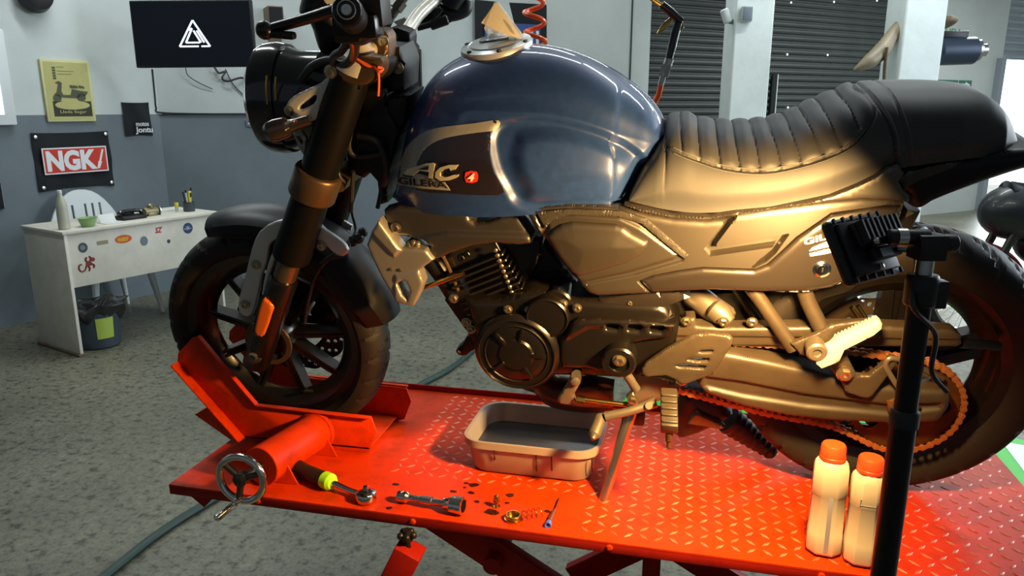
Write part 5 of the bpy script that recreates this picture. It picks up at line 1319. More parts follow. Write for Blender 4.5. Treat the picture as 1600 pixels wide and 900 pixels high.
P('headlight_lens', lathe([(hr * .88, .030), (hr * .7, .05), (hr * .4, .062), (0, .066)], B(438, 154, 0), hax, 48, sy=.80, xdir=(0, 0, 1)), 'lens', hls)
P('headlight_trim', join(tube([B(417, 118, -.115), B(416, 140, -.118), B(418, 163, -.115)], .0022, 6), tube([B(431, 120, -.128), B(430, 138, -.13), B(431, 156, -.128)], .0018, 6)), 'brass', hls)
P('headlight_stay', panel([(446, 172), (450, 158), (466, 146), (500, 130), (516, 116), (522, 122), (510, 140), (498, 172), (494, 188), (478, 190), (470, 184), (455, 186)], -.125, .010, .005, .004, grid=.006, smooth=2, holes=[[(468, 166), (490, 150), (494, 152), (489, 163), (470, 172)]]), 'bracket_silver', hls)
P('headlight_stay', panel([(456, 208), (468, 202), (478, 216), (478, 238), (474, 244), (466, 232)], -.115, .010, .005, .004, grid=.006, holes=[[(463, 214), (468, 213), (472, 222), (470, 226)]]), 'silver_paint', hls)
bolts([(452, 173)], hls, -.127, .008)
P('turn_signal', join(lathe([(.0, -.036), (.013, -.034), (.020, -.026), (.0225, -.010), (.021, .010), (.013, .018), (.011, .03), (.010, .06)], B(440, 200, -.16), Vector((.93, .28, .22)), 26)), 'lens', hls)
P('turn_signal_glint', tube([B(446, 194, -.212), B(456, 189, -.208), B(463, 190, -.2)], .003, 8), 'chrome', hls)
# dark steering head block, radiator hoses
P('steering_head', panel([(560, 136), (600, 140), (606, 178), (625, 205), (612, 250), (602, 280), (604, 318), (592, 322), (588, 285), (577, 272), (566, 280), (556, 276), (540, 262), (536, 220), (548, 190), (566, 176), (558, 160)], -.06, .12, .012, .01, grid=.014), 'frame')
P('frame_gusset', panel([(596, 150), (640, 150), (634, 190), (612, 240), (600, 240), (590, 200)], -.05, .1, .012, .01, grid=.014), 'frame')
P('wire_loom', join(tube([B(556, 180, -.07), B(548, 205, -.08), B(545, 232, -.08), B(560, 245, -.07), B(600, 240, -.07)], .006, 8), tube([B(527, 246, -.07), B(528, 265, -.09), B(532, 278, -.09), B(540, 285, -.08)], .004, 8), tube([B(552, 268, -.09), B(550, 300, -.08), B(548, 330, -.06)], .005, 8), tube([B(598, 270, -.05), B(595, 300, -.06), B(590, 325, -.06)], .005, 8), tube([B(560, 212, -.07), B(590, 222, -.08), B(604, 262, -.07), B(596, 296, -.05)], .007, 8)), 'cable')

# ---- fuel tank: lofted half sections, mirrored
tp = [(616, 300, -.085), (619, 262, -.085), (627, 222, -.075), (640, 182, -.055), (656, 148, -.035), (680, 116, -.012), (708, 94, 0), (742, 79, 0), (780, 72, 0), (820, 70, 0), (862, 74, 0), (905, 86, 0), (945, 104, 0), (985, 129, 0), (1014, 154, 0), (1031, 177, 0), (1039, 196, 0)]
bt = [(608, 318, -.11), (650, 330, -.125), (700, 333, -.13), (760, 334, -.13), (820, 331, -.13), (880, 326, -.135), (930, 322, -.135), (965, 319, -.13), (985, 300, -.12), (1005, 262, -.10), (1024, 232, -.07), (1038, 206, -.03)]
tq = spline([B(*p) for p in tp], 12); bq = spline([B(*p) for p in bt], 12)
tu = np.array([p.x for p in tq]); tw = np.array([p.z for p in tq]); o = np.argsort(tu); tu, tw = tu[o], tw[o]
bu = np.array([p.x for p in bq]); bw_ = np.array([p.z for p in bq]); o = np.argsort(bu); bu, bw_ = bu[o], bw_[o]
u0, u1 = max(tu[0], bu[0]) - .006, min(tu[-1], bu[-1])
Wc = [(u0, .085), (u0 + .03, .115), (u0 + .08, .142), (u0 + .15, .160), (u0 + .25, .168), (u0 + .36, .166), (u0 + .46, .155), (u1 - .08, .136), (u1 - .03, .108), (u1 - .008, .080), (u1, .060)]
_wp = spline([(c[0], c[1], 0) for c in Wc], 12)
def tW(u): return np.interp(u, [c[0] for c in _wp], [c[1] for c in _wp])
NU, NT = 190, 96
us = u0 + (u1 - u0) * (0.5 - 0.5 * np.cos(np.linspace(0.06, PI - .02, NU)))
ts = np.linspace(0, 1, NT)
UU, TT_ = np.meshgrid(us, ts, indexing='ij')
top = np.interp(UU, tu, tw); bot = np.interp(UU, bu, bw_); bot = np.minimum(bot, top - .004)
fr_ = np.clip((UU - u0) / .10, 0, 1)
ang_ = TT_ * PI / 2 * 1.0
e1 = .78; e2 = .88
vv = tW(UU) * np.sin(ang_) ** e1; ww = bot + (top - bot) * np.cos(ang_) ** e2
# below the belt the side tucks in a little
vv = vv * (1 - .10 * sstep((TT_ - .82) / .18))
G = np.stack([UU, -vv, ww], -1)
px = to_px_arr(G.reshape(-1, 3))
rec = smooth2([(781, 192), (768, 214), (769, 240), (777, 270), (792, 298), (806, 318), (850, 330), (960, 326), (985, 312), (1003, 282), (1012, 256), (1000, 239), (963, 214), (908, 195), (853, 184), (810, 185)], 4)
inner = smooth2([(817, 211), (806, 225), (802, 249), (808, 275), (820, 298), (834, 322), (960, 322), (982, 300), (990, 262), (970, 236), (927, 216), (890, 206), (853, 204)], 4)
s1 = signed(px, np.array(rec)); s2 = signed(px, np.array(inner))
disp = .014 * sstep(s1 / 13 + .4) - .012 * sstep(s2 / 34 + .4)
crease = np.array(smooth2([(700, 175), (760, 160), (830, 158), (900, 172), (960, 196), (1010, 226)], 6)[:36])
dc = dist_line(px, crease, False); side = np.interp(px[:, 0], crease[:, 0], crease[:, 1]) - px[:, 1]
disp += .0030 * np.exp(-(dc / 16) ** 2)
nrm = np.zeros_like(G); du = np.gradient(G, axis=0); dt = np.gradient(G, axis=1)
nrm = np.cross(du, dt); nl = np.linalg.norm(nrm, axis=-1, keepdims=True); nrm = nrm / np.maximum(nl, 1e-9)
if nrm[NU // 2, NT // 2, 1] > 0: nrm = -nrm
fall = np.clip(TT_ / .15, 0, 1).ravel()
G = (G.reshape(-1, 3) - nrm.reshape(-1, 3) * (disp * fall)[:, None]).reshape(NU, NT, 3)
V, F = [tuple(p) for p in G.reshape(-1, 3)], []
for i in range(NU - 1):
    for j in range(NT - 1): q = i * NT + j; F.append((q, q + 1, q + NT + 1, q + NT))
n = len(V); V += [(p[0], -p[1], p[2]) for p in V]; F += [tuple(reversed([x + n for x in f])) for f in F]
for i in range(NU - 1): q = i * NT + NT - 1; F.append((q, q + n, q + n + NT, q + NT))
for j in range(NT - 1):
    F.append((j, j + 1, j + 1 + n, j + n)); q = (NU - 1) * NT + j; F.append((q + 1, q, q + n, q + 1 + n))
tank = P('fuel_tank', (V, F), 'tank_blue', ang=55)
bm = bmesh.new(); bm.from_mesh(tank.data); bmesh.ops.remove_doubles(bm, verts=bm.verts, dist=.0002); bmesh.ops.recalc_face_normals(bm, faces=bm.faces); bm.to_mesh(tank.data); bm.free()
tank.data.polygons.foreach_set('use_smooth', [True] * len(tank.data.polygons))
ttree = bvh_of(tank)
# filler cap
cc = stick(776, 78, ttree, 0); c0 = B(776, 77, 0)
ca = Vector((-.10, -.14, 1)).normalized()
c0 = Vector((c0.x, 0, float(np.interp(c0.x, tu, tw)) - .002))
cap = P('filler_cap', lathe([(.072, -.012), (.0735, .002), (.0715, .008), (.058, .011), (.0565, .009), (.054, .009), (.052, .013), (.030, .016), (0, .016)], c0, ca, 56), mat('filler_cap_alloy', '#d2d6d6', .3, metal=.6))
fx, fy, fz_ = frame_of(ca)
for k in range(6):
    a = k * PI / 3 + .3; P('cap_bolt', lathe([(.005, 0), (.005, .002), (.0025, .002), (.002, 0), (0, 0)], c0 + fx * .0648 * math.cos(a) + fy * .0648 * math.sin(a) + ca * .0095, ca, 12), 'frame', cap)
P('cap_flap', prism([c0 + ca * .0165 + fx * a + fy * b for a, b in ((-.012, -.032), (.012, -.032), (.016, .03), (-.016, .03))], ca * .004), 'steel', cap, bevel=.002)
# markings
P('side_stripe', decal(smooth2([(622, 279), (629, 246), (641, 224), (662, 207), (690, 199), (740, 193), (779, 188), (774, 203), (740, 208), (703, 214), (676, 223), (660, 237), (652, 255), (650, 262)], 3), ttree, .0012, 4), 'decal_silver', tank)
P('dark_field', decal(smooth2([(650, 262), (654, 252), (662, 237), (678, 224), (704, 215), (740, 209), (766, 206), (765, 240), (772, 270), (788, 300), (760, 305), (700, 302), (650, 296)], 2), ttree, .0008, 6), mat('decal_dark_purple', (.012, .008, .012), .28, coat=.5), tank)
P('nameplate', decal([(621, 272), (640, 276), (650, 270), (693, 281), (704, 297), (660, 294), (621, 288)], ttree, .0020, 4), 'decal_silver', tank)
P('nameplate_lettering', text_stick('GILERA', [(624, 287), (701, 293), (698, 283), (624, 276)], ttree, .0040, bold=.03), 'decal_black', tank, ang=0)
def raised(polys, lift, th, m, nm):
    VF = join(*[decal(p, ttree, lift, 3.0, 0, th) for p in polys]); return P(nm, VF, m, tank, ang=25)
A_ = [(634, 271), (640, 264), (668, 255), (678, 254), (682, 256), (678, 278), (672, 277), (673, 268), (658, 266), (648, 274), (638, 273)]
A_hole = [(656, 264), (673, 258), (672, 265)]
C_ = [(713, 264), (706, 266), (704, 262), (696, 264), (690, 269), (690, 274), (698, 276), (712, 272), (718, 272), (716, 276), (704, 280), (690, 281), (682, 276), (683, 268), (690, 261), (704, 257), (717, 257)]
raised([A_, C_], .0065, .004, 'badge_gold', 'badge')
raised([A_hole], .0070, .002, 'decal_black', 'badge_counter')
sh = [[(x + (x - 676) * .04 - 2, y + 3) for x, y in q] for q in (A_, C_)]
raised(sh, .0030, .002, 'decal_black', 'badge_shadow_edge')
P('number_badge', decal(smooth2([(728, 269), (745, 268), (746, 283), (729, 284)], 2), ttree, .0025, 3), 'decal_red', tank, label='small red square badge')
P('number_lettering', text_stick('4', [(731, 282), (742, 282), (743, 270), (733, 270)], ttree, .0045, bold=.03, shear=.2), 'decal_white', tank, ang=0)
for x, y in ((774, 190),): P('tank_chip', decal([(x - 2, y - 2), (x + 2, y - 1), (x + 1, y + 3), (x - 2, y + 2)], ttree, .0018, 2), 'decal_black', tank)

# ---- seat
st_ = [(1041, 204, -.03), (1046, 192, -.02), (1056, 183, 0), (1072, 182, 0), (1092, 189, 0), (1120, 194, 0), (1147, 195, 0), (1174, 194, 0), (1201, 191, 0), (1228, 184, 0), (1251, 174, 0), (1278, 161, 0), (1309, 148, 0), (1336, 136, 0), (1358, 132, 0), (1406, 131, 0), (1464, 131, 0), (1515, 136, 0), (1542, 149, 0), (1564, 173, 0), (1577, 204, 0)]
sb_ = [(982, 313, -.13), (1000, 319, -.135), (1037, 328, -.14), (1075, 333, -.14), (1112, 333, -.14), (1160, 329, -.14), (1206, 324, -.14), (1260, 314, -.14), (1302, 303, -.14), (1340, 290, -.138), (1367, 279, -.135), (1400, 262, -.13), (1450, 252, -.12), (1510, 246, -.11), (1550, 242, -.09), (1578, 232, -.05)]
sq_ = spline([B(*p) for p in st_], 10); sbq = spline([B(*p) for p in sb_], 10)
su = np.array([p.x for p in sq_]); sw_ = np.array([p.z for p in sq_]); o = np.argsort(su); su, sw_ = su[o], sw_[o]
s2u = np.array([p.x for p in sbq]); s2w = np.array([p.z for p in sbq]); o = np.argsort(s2u); s2u, s2w = s2u[o], s2w[o]
# front edge of the seat follows the rear edge of the tank
fe = spline([B(*p) for p in [(982, 313, -.132), (990, 296, -.13), (1003, 270, -.12), (1018, 244, -.10), (1032, 220, -.07), (1041, 205, -.03)]], 10)
feu = np.array([p.x for p in fe]); few = np.array([p.z for p in fe]); o = np.argsort(feu); feu, few = feu[o], few[o]
u0s, u1s = s2u[0] + .001, su[-1] - .001
NU, NT = 330, 84
us = np.concatenate([np.linspace(u0s, u1s - .05, NU - 40), u1s - .05 * (1 - np.linspace(0, 1, 41)[1:] ** .6)])
UU, TT_ = np.meshgrid(us, np.linspace(0, 1, NT), indexing='ij')
top = np.where(UU < feu[-1], np.minimum(np.interp(UU, feu, few), np.interp(UU, su, sw_, left=9)), np.interp(UU, su, sw_))
bot = np.minimum(np.interp(UU, s2u, s2w), top - .004)
Ws = np.interp(UU, [u0s, u0s + .05, u0s + .2, u0s + .36, u0s + .5, u1s - .12, u1s - .04, u1s], [.138, .142, .145, .150, .145, .132, .10, .05])
V0 = np.where(UU < feu[-1], np.interp(UU, feu, np.interp(np.linspace(0, 1, len(feu)), [0, 1], [.13, .03])), 0)
a_ = TT_ * PI / 2
vv = V0 + (Ws - V0) * np.sin(a_) ** .68; ww = bot + (top - bot) * np.cos(a_) ** .80
vv *= 1 - .05 * sstep((TT_ - .85) / .15)
G = np.stack([UU, -vv, ww], -1); px = to_px_arr(G.reshape(-1, 3))
grooves = [[(1063, 178), (1064, 205), (1066, 236)], [(1091, 184), (1092, 215), (1094, 249)], [(1119, 190), (1122, 225), (1126, 262)], [(1146, 191), (1150, 225), (1157, 267)], [(1173, 190), (1181, 225), (1187, 268)], [(1199, 189), (1212, 225), (1220, 266)], [(1226, 182), (1240, 215), (1252, 257)], [(1250, 171), (1270, 205), (1288, 245)], [(1277, 158), (1298, 190), (1316, 232)], [(1309, 146), (1328, 168), (1343, 200)]]
seam = [(1040, 228), (1060, 238), (1080, 246), (1130, 262), (1190, 268), (1250, 258), (1310, 238), (1345, 215), (1364, 186), (1366, 165), (1352, 147), (1332, 137)]
seamS = np.array([(p[0], p[1]) for p in spline([(x, y, 0) for x, y in seam], 6)])
closed = np.array(list(map(tuple, seamS)) + [(1300, 110), (1040, 150)])
ins = in_poly(px, closed)
disp = np.zeros(len(px)); dmin = np.full(len(px), 1e9)
for g_ in grooves:
    gl = np.array([(p[0], p[1]) for p in spline([(x, y, 0) for x, y in g_], 5)]); dmin = np.minimum(dmin, dist_line(px, gl, False))
ds = dist_line(px, seamS, False)
disp += np.where(ins, -.0032 * (1 - np.exp(-(dmin / 9) ** 2)) * sstep(ds / 12), 0)
disp += .0035 * np.exp(-(dmin / 1.6) ** 2) * ins
disp += .0040 * np.exp(-(ds / 2.2) ** 2)
seam2 = [np.array([(p[0], p[1]) for p in spline([(x, y, 0) for x, y in L], 6)]) for L in ([(1340, 129), (1366, 155), (1388, 188), (1398, 220), (1400, 262)], [(1372, 126), (1396, 155), (1412, 190), (1420, 225), (1420, 260)])]
disp += .0045 * np.exp(-(dist_line(px, seam2[0], False) / 2.6) ** 2) + .002 * np.exp(-(dist_line(px, seam2[1], False) / 2.0) ** 2)
du = np.gradient(G, axis=0); dt = np.gradient(G, axis=1); nrm = np.cross(du, dt); nrm /= np.maximum(np.linalg.norm(nrm, axis=-1, keepdims=True), 1e-9)
if nrm[NU // 2, NT // 2, 1] > 0: nrm = -nrm
G = (G.reshape(-1, 3) - nrm.reshape(-1, 3) * disp[:, None]).reshape(NU, NT, 3); G[:, 0, 1] = np.where(UU[:, 0] < feu[-1], G[:, 0, 1], 0)
V, F = [tuple(p) for p in G.reshape(-1, 3)], []
for i in range(NU - 1):
    for j in range(NT - 1): q = i * NT + j; F.append((q, q + 1, q + NT + 1, q + NT))
n = len(V); V += [(p[0], -p[1], p[2]) for p in V]; F += [tuple(reversed([x + n for x in f])) for f in F]
for i in range(NU - 1):
    q = i * NT + NT - 1; F.append((q, q + n, q + n + NT, q + NT))
    q = i * NT; F.append((q + NT, q + n + NT, q + n, q))
for j in range(NT - 1):
    F.append((j, j + 1, j + 1 + n, j + n)); q = (NU - 1) * NT + j; F.append((q + 1, q, q + n, q + 1 + n))
seat = P('seat', (V, F), 'seat', ang=0)
bm = bmesh.new(); bm.from_mesh(seat.data); bmesh.ops.remove_doubles(bm, verts=bm.verts, dist=.0002); bmesh.ops.dissolve_degenerate(bm, dist=.0001, edges=bm.edges); bmesh.ops.recalc_face_normals(bm, faces=bm.faces); bm.to_mesh(seat.data); bm.free()
seat.data.polygons.foreach_set('use_smooth', [True] * len(seat.data.polygons)); seat.data.set_sharp_from_angle(angle=math.radians(60))
stree = bvh_of(seat)
def stitch(L, dx=0, dy=0): return tube([stick(x + dx, y + dy, stree, .0006) for x, y in L], .0009, 5, 0)
P('stitching', join(stitch(seamS[4:-14:2], 0, -4), stitch(seamS[4:-14:2], 0, 5), stitch(seam2[0][3:-3:2], 6, 0), stitch(seam2[1][3:-3:2], 5, 0)), 'stitch', seat)

# ---- side panels
sc = [(822, 336), (841, 324), (887, 321), (940, 323), (978, 327), (1010, 334), (1050, 341), (1100, 344), (1137, 341), (1148, 334), (1206, 325), (1297, 314), (1350, 310), (1395, 312), (1421, 320), (1412, 345), (1392, 375), (1360, 412), (1330, 440), (1300, 456), (1262, 460), (1220, 460), (1175, 459), (1112, 456), (1060, 458), (1018, 461), (934, 465), (919, 461), (903, 443), (888, 428), (851, 376), (838, 362)]
slot = [(1137, 346), (1148, 340), (1119, 381), (1118, 387), (1200, 372), (1228, 366), (1232, 372), (1212, 396), (1175, 417), (1097, 417), (1103, 395), (1101, 390)]
slotband = [(1136, 347), (1148, 340), (1118, 380), (1117, 388), (1180, 378), (1231, 367), (1210, 396), (1196, 408), (1176, 418), (1212, 384), (1110, 399), (1100, 391)]
low = [(998, 441), (1020, 432), (1060, 424), (1097, 419), (1180, 422), (1200, 414), (1222, 394), (1245, 372), (1300, 335), (1420, 322), (1380, 390), (1300, 456), (1175, 459), (1018, 461)]
band = [(835, 330), (900, 326), (972, 332), (1006, 345), (1072, 398), (1066, 408), (990, 430), (905, 446), (888, 428), (851, 376)]
bandin = [(855, 338), (900, 336), (968, 341), (1000, 356), (1058, 398), (1052, 404), (985, 424), (907, 441), (860, 380)]
crv = lambda u, w: .02 * np.clip((u - 1.15) / .25, 0, 1) ** 2
side = P('side_cover', panel(sc, -.150, .05, .014, .012, relief=[(band, .005, .006, False), (bandin, -.006, .008, False), (slotband, .018, .005, False), (low, .012, .006, False)], grid=.0034, curve=crv), 'side_black')
P('side_cover', mirror_v(panel(sc, -.150, .05, .014, .012, grid=.012)), 'side_black')
ip = [(853, 371), (863, 360), (876, 352), (894, 348), (962, 352), (974, 356), (986, 365), (1012, 379), (1012, 387), (1000, 401), (976, 414), (940, 425), (904, 434), (892, 428), (870, 400)]
P('cover_inset', panel(ip, -.160, .02, .012, .010, grid=.0034, dome=.006), 'side_black', side)
P('texture_band', panel([(838, 332), (887, 327), (972, 330), (1010, 342), (1076, 399), (1070, 405), (1062, 400), (1002, 350), (965, 339), (890, 336), (862, 345), (852, 358)], -.1535, .012, .003, .002, grid=.006), 'side_tex', side)
tail = P('tail_panel', panel([(1000, 440), (1022, 432), (1060, 425), (1098, 420), (1178, 423), (1200, 415), (1224, 394), (1247, 373), (1300, 338), (1360, 328), (1412, 328), (1395, 368), (1362, 408), (1330, 438), (1300, 453), (1262, 457), (1175, 457), (1112, 454), (1018, 459)], -.151, .012, .012, .008, grid=.0036, curve=crv), 'tail_black', side)
stx = bvh_of(tail)
P('seat_rail', panel([(975, 322), (1010, 328), (1050, 337), (1110, 339), (1148, 333), (1206, 327), (1297, 307), (1340, 290), (1367, 277), (1385, 263), (1404, 258), (1414, 272), (1404, 284), (1412, 298), (1422, 306), (1420, 318), (1395, 314), (1350, 312), (1297, 316), (1206, 327), (1148, 338), (1100, 345), (1050, 342), (1000, 332)], -.155, .03, .006, .005, grid=.007), 'side_black', side)
P('lock', lathe([(.016, 0), (.0165, .003), (.0125, .005), (.012, .003), (.0095, .003), (.0095, .006), (0, .006)], stick(1284, 420, stx, 0), NV, 28), 'chrome', tail)
P('keyhole', box(stick(1284, 420, stx, .0065), (.003, .001, .008)), 'black', tail, ang=0)
P('tail_lettering', text_stick('GILERA', [(1256, 383), (1334, 362), (1332, 352), (1256, 373)], stx, .0020, bold=.03), 'decal_white', tail, ang=0)
P('tail_emblem', join(decal([(1270, 386), (1300, 374), (1312, 378), (1310, 384), (1290, 386), (1264, 392)], stx, .002, 4), decal([(1264, 396), (1292, 389), (1312, 387), (1308, 392), (1290, 396), (1266, 400)], stx, .002, 4)), 'decal_white', tail)
# under tail and rear end
P('tail_section', panel([(1383, 268), (1402, 260), (1450, 252), (1510, 246), (1560, 240), (1604, 236), (1640, 240), (1645, 258), (1600, 268), (1550, 284), (1500, 302), (1460, 318), (1440, 330), (1422, 322), (1418, 304), (1396, 296)], -.115, .23, .022, .02, grid=.0055, smooth=2), 'black_satin')
P('tail_trim', panel([(1398, 284), (1420, 268), (1470, 256), (1506, 252), (1488, 264), (1440, 282), (1412, 296)], -.121, .012, .004, .003, grid=.008), 'tail_black')
P('tail_light', join(tube([B(1580, 236, -.06), B(1640, 248, -.05), B(1650, 248, .05), B(1580, 225, .08)], .014, 10)), 'black')
P('under_tray', panel([(1180, 440), (1300, 440), (1360, 400), (1420, 330), (1440, 332), (1420, 372), (1330, 458), (1180, 500)], -.06, .12, .01, .008, grid=.016), 'frame')

# ---- upper frame cover, shroud, downtube
P('frame_cover', panel([(598, 330), (618, 324), (680, 327), (716, 331), (731, 335), (733, 343), (742, 350), (760, 348), (782, 340), (809, 338), (819, 352), (832, 371), (831, 380), (809, 382), (773, 379), (738, 384), (702, 396), (676, 408), (664, 396), (674, 384), (660, 374), (620, 370), (606, 362)], -.128, .04, .012, .010, grid=.0042, relief=[([(640, 372), (700, 362), (832, 366), (832, 384), (738, 386), (676, 410)], -.008, .012, False)]), 'side_black')
shr = P('radiator_shroud', panel([(592, 343), (599, 352), (612, 370), (627, 389), (646, 389), (664, 391), (677, 407), (664, 416), (655, 424), (659, 434), (662, 443), (655, 462), (647, 478), (632, 476), (618, 471), (606, 452), (594, 432), (580, 402), (572, 384), (580, 362)], -.150, .03, .007, .006, grid=.0036, holes=[[(620, 443), (629, 438), (634, 439), (640, 453), (636, 468), (628, 461)]], relief=[([(592, 343), (626, 390), (616, 400), (580, 362)], -.006, .01, False), ([(618, 430), (656, 424), (664, 443), (648, 480), (616, 472)], -.004, .008, False)]), 'silver_paint')
bolts([(619, 356)], shr, -.132, .009)
P('shroud_screw', join(bolt(B(611, 421, -.151), NV, .003, .002), bolt(B(625, 422, -.151), NV, .003, .002)), 'bolt', shr)
P('throttle_cables', join(*[sphere(B(640 + 6 * k, 382 - 2 * (k % 2), -.13), .008, 10, 8) for k in range(3)]), 'alloy', shr)
P('clutch_cable_end', tube([B(661, 449, -.10), B(690, 439, -.11), B(725, 427, -.115)], [.0055, .0065, .005], 12, 4), 'brass')
P('down_tube', tube([B(668, 398, -.07), B(690, 425, -.07), B(712, 460, -.07)], .024, 16, 4), 'frame')
P('tube_cable', tube([B(692, 400, -.10), B(706, 430, -.10), B(716, 455, -.10)], .0045, 8, 4), 'fork_and_lit_brown')
P('down_tube', tube([B(640, 370, .06), B(690, 425, .07), B(712, 460, .07)], .022, 16, 4), 'frame')
mp_ = P('engine_mount', panel([(699, 456), (730, 458), (762, 464), (775, 490), (768, 530), (752, 552), (731, 521), (695, 470)], -.105, .008, .003, .002, grid=.012), 'frame')
bolts([(709, 466), (755, 472), (729, 503), (736, 514)], mp_, -.106, .0085)
P('mount_lug', panel([(714, 545), (722, 538), (735, 522), (760, 532), (775, 545), (768, 555), (745, 545), (728, 556), (717, 556), (712, 551)], -.095, .02, .005, .004, grid=.008, smooth=2), 'frame')
P('lug_bolt', lathe([(.004, 0), (.004, .003), (0, .003)], B(718, 549, -.096), NV, 12), 'steel')

# ---- engine
ea = B(806, 474, 0); eb = B(757, 384, 0); ed_ = (eb - ea).normalized(); en = Vector((ed_.z, 0, -ed_.x))
eng = P('engine', join(
    panel([(724, 470), (780, 470), (830, 455), (900, 470), (1040, 478), (1062, 510), (1050, 575), (1000, 596), (930, 592), (860, 590), (806, 598), (765, 575), (748, 545)], -.135, .27, .02, .018, grid=.016)), 'engine')
fins = []
Lc = (eb - ea).length
fins.append(box((ea + eb) / 2, (Lc * 1.05, .14, .105), ed_, YV, en))
for k in range(11):
    q = k / 10; c = ea + ed_ * (Lc * (.06 + .92 * q)); fins.append(box(c, (.0055, .215, .150 - .012 * abs(q - .5)), ed_, YV, en))
fins.append(box(eb + ed_ * .03, (.07, .17, .125), ed_, YV, en))
P('cylinder', join(*fins), 'engine_fin', eng, bevel=.0012, seg=1)
fb = [B(774 + 28.5 * k / 9, 391 + 74 * k / 9, -.109) for k in range(10)]
P('fin_boss', join(*[sphere(p, .0055, 12, 8, (1, .7, 1)) for p in fb]), 'bolt', eng)
P('head_cover', panel([(735, 378), (760, 372), (848, 372), (846, 408), (830, 440), (812, 455), (800, 440), (792, 400), (770, 388), (740, 396)], -.07, .14, .015, .012, grid=.014), 'engine', eng)
P('intake_block', panel([(832, 376), (850, 380), (905, 448), (925, 470), (1010, 468), (1010, 485), (900, 480), (868, 460), (840, 452), (828, 430)], -.055, .12, .012, .01, grid=.014), 'frame', eng)
P('intake_bolt', join(bolt(B(722, 402, -.11), NV, .008, .008), bolt(B(731, 396, -.11), NV, .006, .007)), 'engine', eng)
cl = B(809, 547, -.135); ccap = P('crank_cover', lathe([(.095, 0), (.095, .010), (.088, .020), (.084, .022), (.082, .018), (.066, .017), (.062, .019), (.040, .020), (.036, .024), (0, .026)], cl, NV, 64), 'engine', eng)
for rb_ in [box(cl + Vector((.050 * math.cos(a), -.022, .050 * math.sin(a))), (.034, .007, .009), (math.cos(a), 0, math.sin(a)), YV, (-math.sin(a), 0, math.cos(a))) for a in [math.radians(x) for x in (2, 74, 130, 218, 300)]]: P('cover_rib', rb_, 'engine', ccap, bevel=.002)
P('cover_ring', lathe([(.068, .0165), (.070, .020), (.072, .0165)], cl, NV, 64, cap=False), 'frame', ccap)
sm = B(858, 487, -.12); P('starter_cover', join(lathe([(.046, -.05), (.048, .02), (.046, .030), (.043, .033), (.041, .030), (0, .031)], sm, NV, 48), lathe([(.030, -.05), (.034, .016), (.030, .020)], B(872, 470, -.11), NV, 24)), 'engine', eng)
bolts([(880, 474), (902, 481), (827, 484), (867, 517), (794, 483)], eng, -.142, .0075)
P('bright_bracket', panel([(767, 502), (770, 486), (780, 481), (781, 484), (775, 488), (776, 502), (770, 505)], -.125, .012, .003, .002, grid=.006), 'alloy', eng)
gc = P('sprocket_cover', panel([(882, 520), (890, 508), (902, 500), (924, 498), (1000, 500), (1057, 506), (1052, 520), (1042, 530), (1010, 534), (990, 538), (975, 552), (962, 572), (950, 583), (934, 584), (918, 578), (878, 577), (873, 560), (874, 535)], -.150, .05, .012, .010, grid=.004, holes=[[(946, 509), (950, 507), (966, 508), (968, 512), (964, 516), (948, 515)], [(980, 510), (984, 508), (1001, 509), (1003, 513), (999, 518), (982, 517)], [(1015, 512), (1019, 510), (1036, 511), (1038, 515), (1034, 520), (1017, 519)]], relief=[([(884, 530), (920, 510), (1060, 512), (1060, 500), (900, 494)], -.006, .012, False)]), 'engine', eng)
P('cover_plate', panel([(850, 478), (905, 470), (1030, 484), (1046, 496), (1040, 500), (900, 494), (860, 500)], -.125, .03, .008, .006, grid=.012), 'frame', eng)
P('cover_screw', bolt(B(984, 473, -.128), NV, .005, .004), 'bolt', eng)
P('shaft_boss', join(lathe([(.036, -.03), (.036, .012), (.032, .016), (.022, .017), (.020, .012), (0, .012)], B(968, 562, -.165), NV, 36)), 'engine', eng)
P('shaft_bolt', bolt(B(968, 562, -.178), NV, .011, .010), 'bolt', eng)
P('lower_cover', panel([(1000, 455), (1060, 458), (1078, 466), (1040, 482), (948, 482), (935, 470)], -.13, .04, .008, .006, grid=.012), 'tail_black', eng)
P('pivot_plate', panel([(1000, 536), (1050, 528), (1048, 560), (1030, 575), (1005, 572)], -.11, .03, .005, .004, grid=.012), 'swing', eng)
bolts([(1018, 560)], eng, -.115, .009)
# exhaust under the engine
ex = P('exhaust', join(tube([B(851, 596, -.02), B(870, 612, -.03), B(915, 618, -.03), B(956, 618, -.02)], [.035, .04, .042, .04], 20, 6), tube([B(760, 480, .06), B(765, 540, .09), B(800, 585, .09), B(851, 605, .02)], .022, 14)), mat('scorched_exhaust', '#4b2716', .35, metal=.6))
P('muffler', panel([(1062, 618), (1078, 612), (1100, 616), (1125, 628), (1138, 645), (1146, 658), (1118, 672), (1092, 684), (1066, 692), (1056, 690), (1054, 650)], -.02, .12, .03, .028, grid=.010, dome=.01), 'black', ex)
P('muffler_lit_patch', panel([(1082, 650), (1088, 645), (1128, 664), (1133, 670), (1128, 673), (1074, 664)], -.045, .02, .008, .006, grid=.008), 'fork_and_lit_brown', ex)  # brown patch paints the lamp-lit lower part of the muffler
mt = [B(1138, 655, .03), B(1160, 674, .03), B(1182, 692, .03), B(1208, 708, .03)]
rb = []
for i in range(17):
    q = i / 16; rb.append((.034 - .018 * q + (.004 if i % 2 else 0), (mt[-1] - mt[0]).length * q))
P('muffler_tail', lathe(rb, mt[0], mt[-1] - mt[0], 24), 'black', ex)

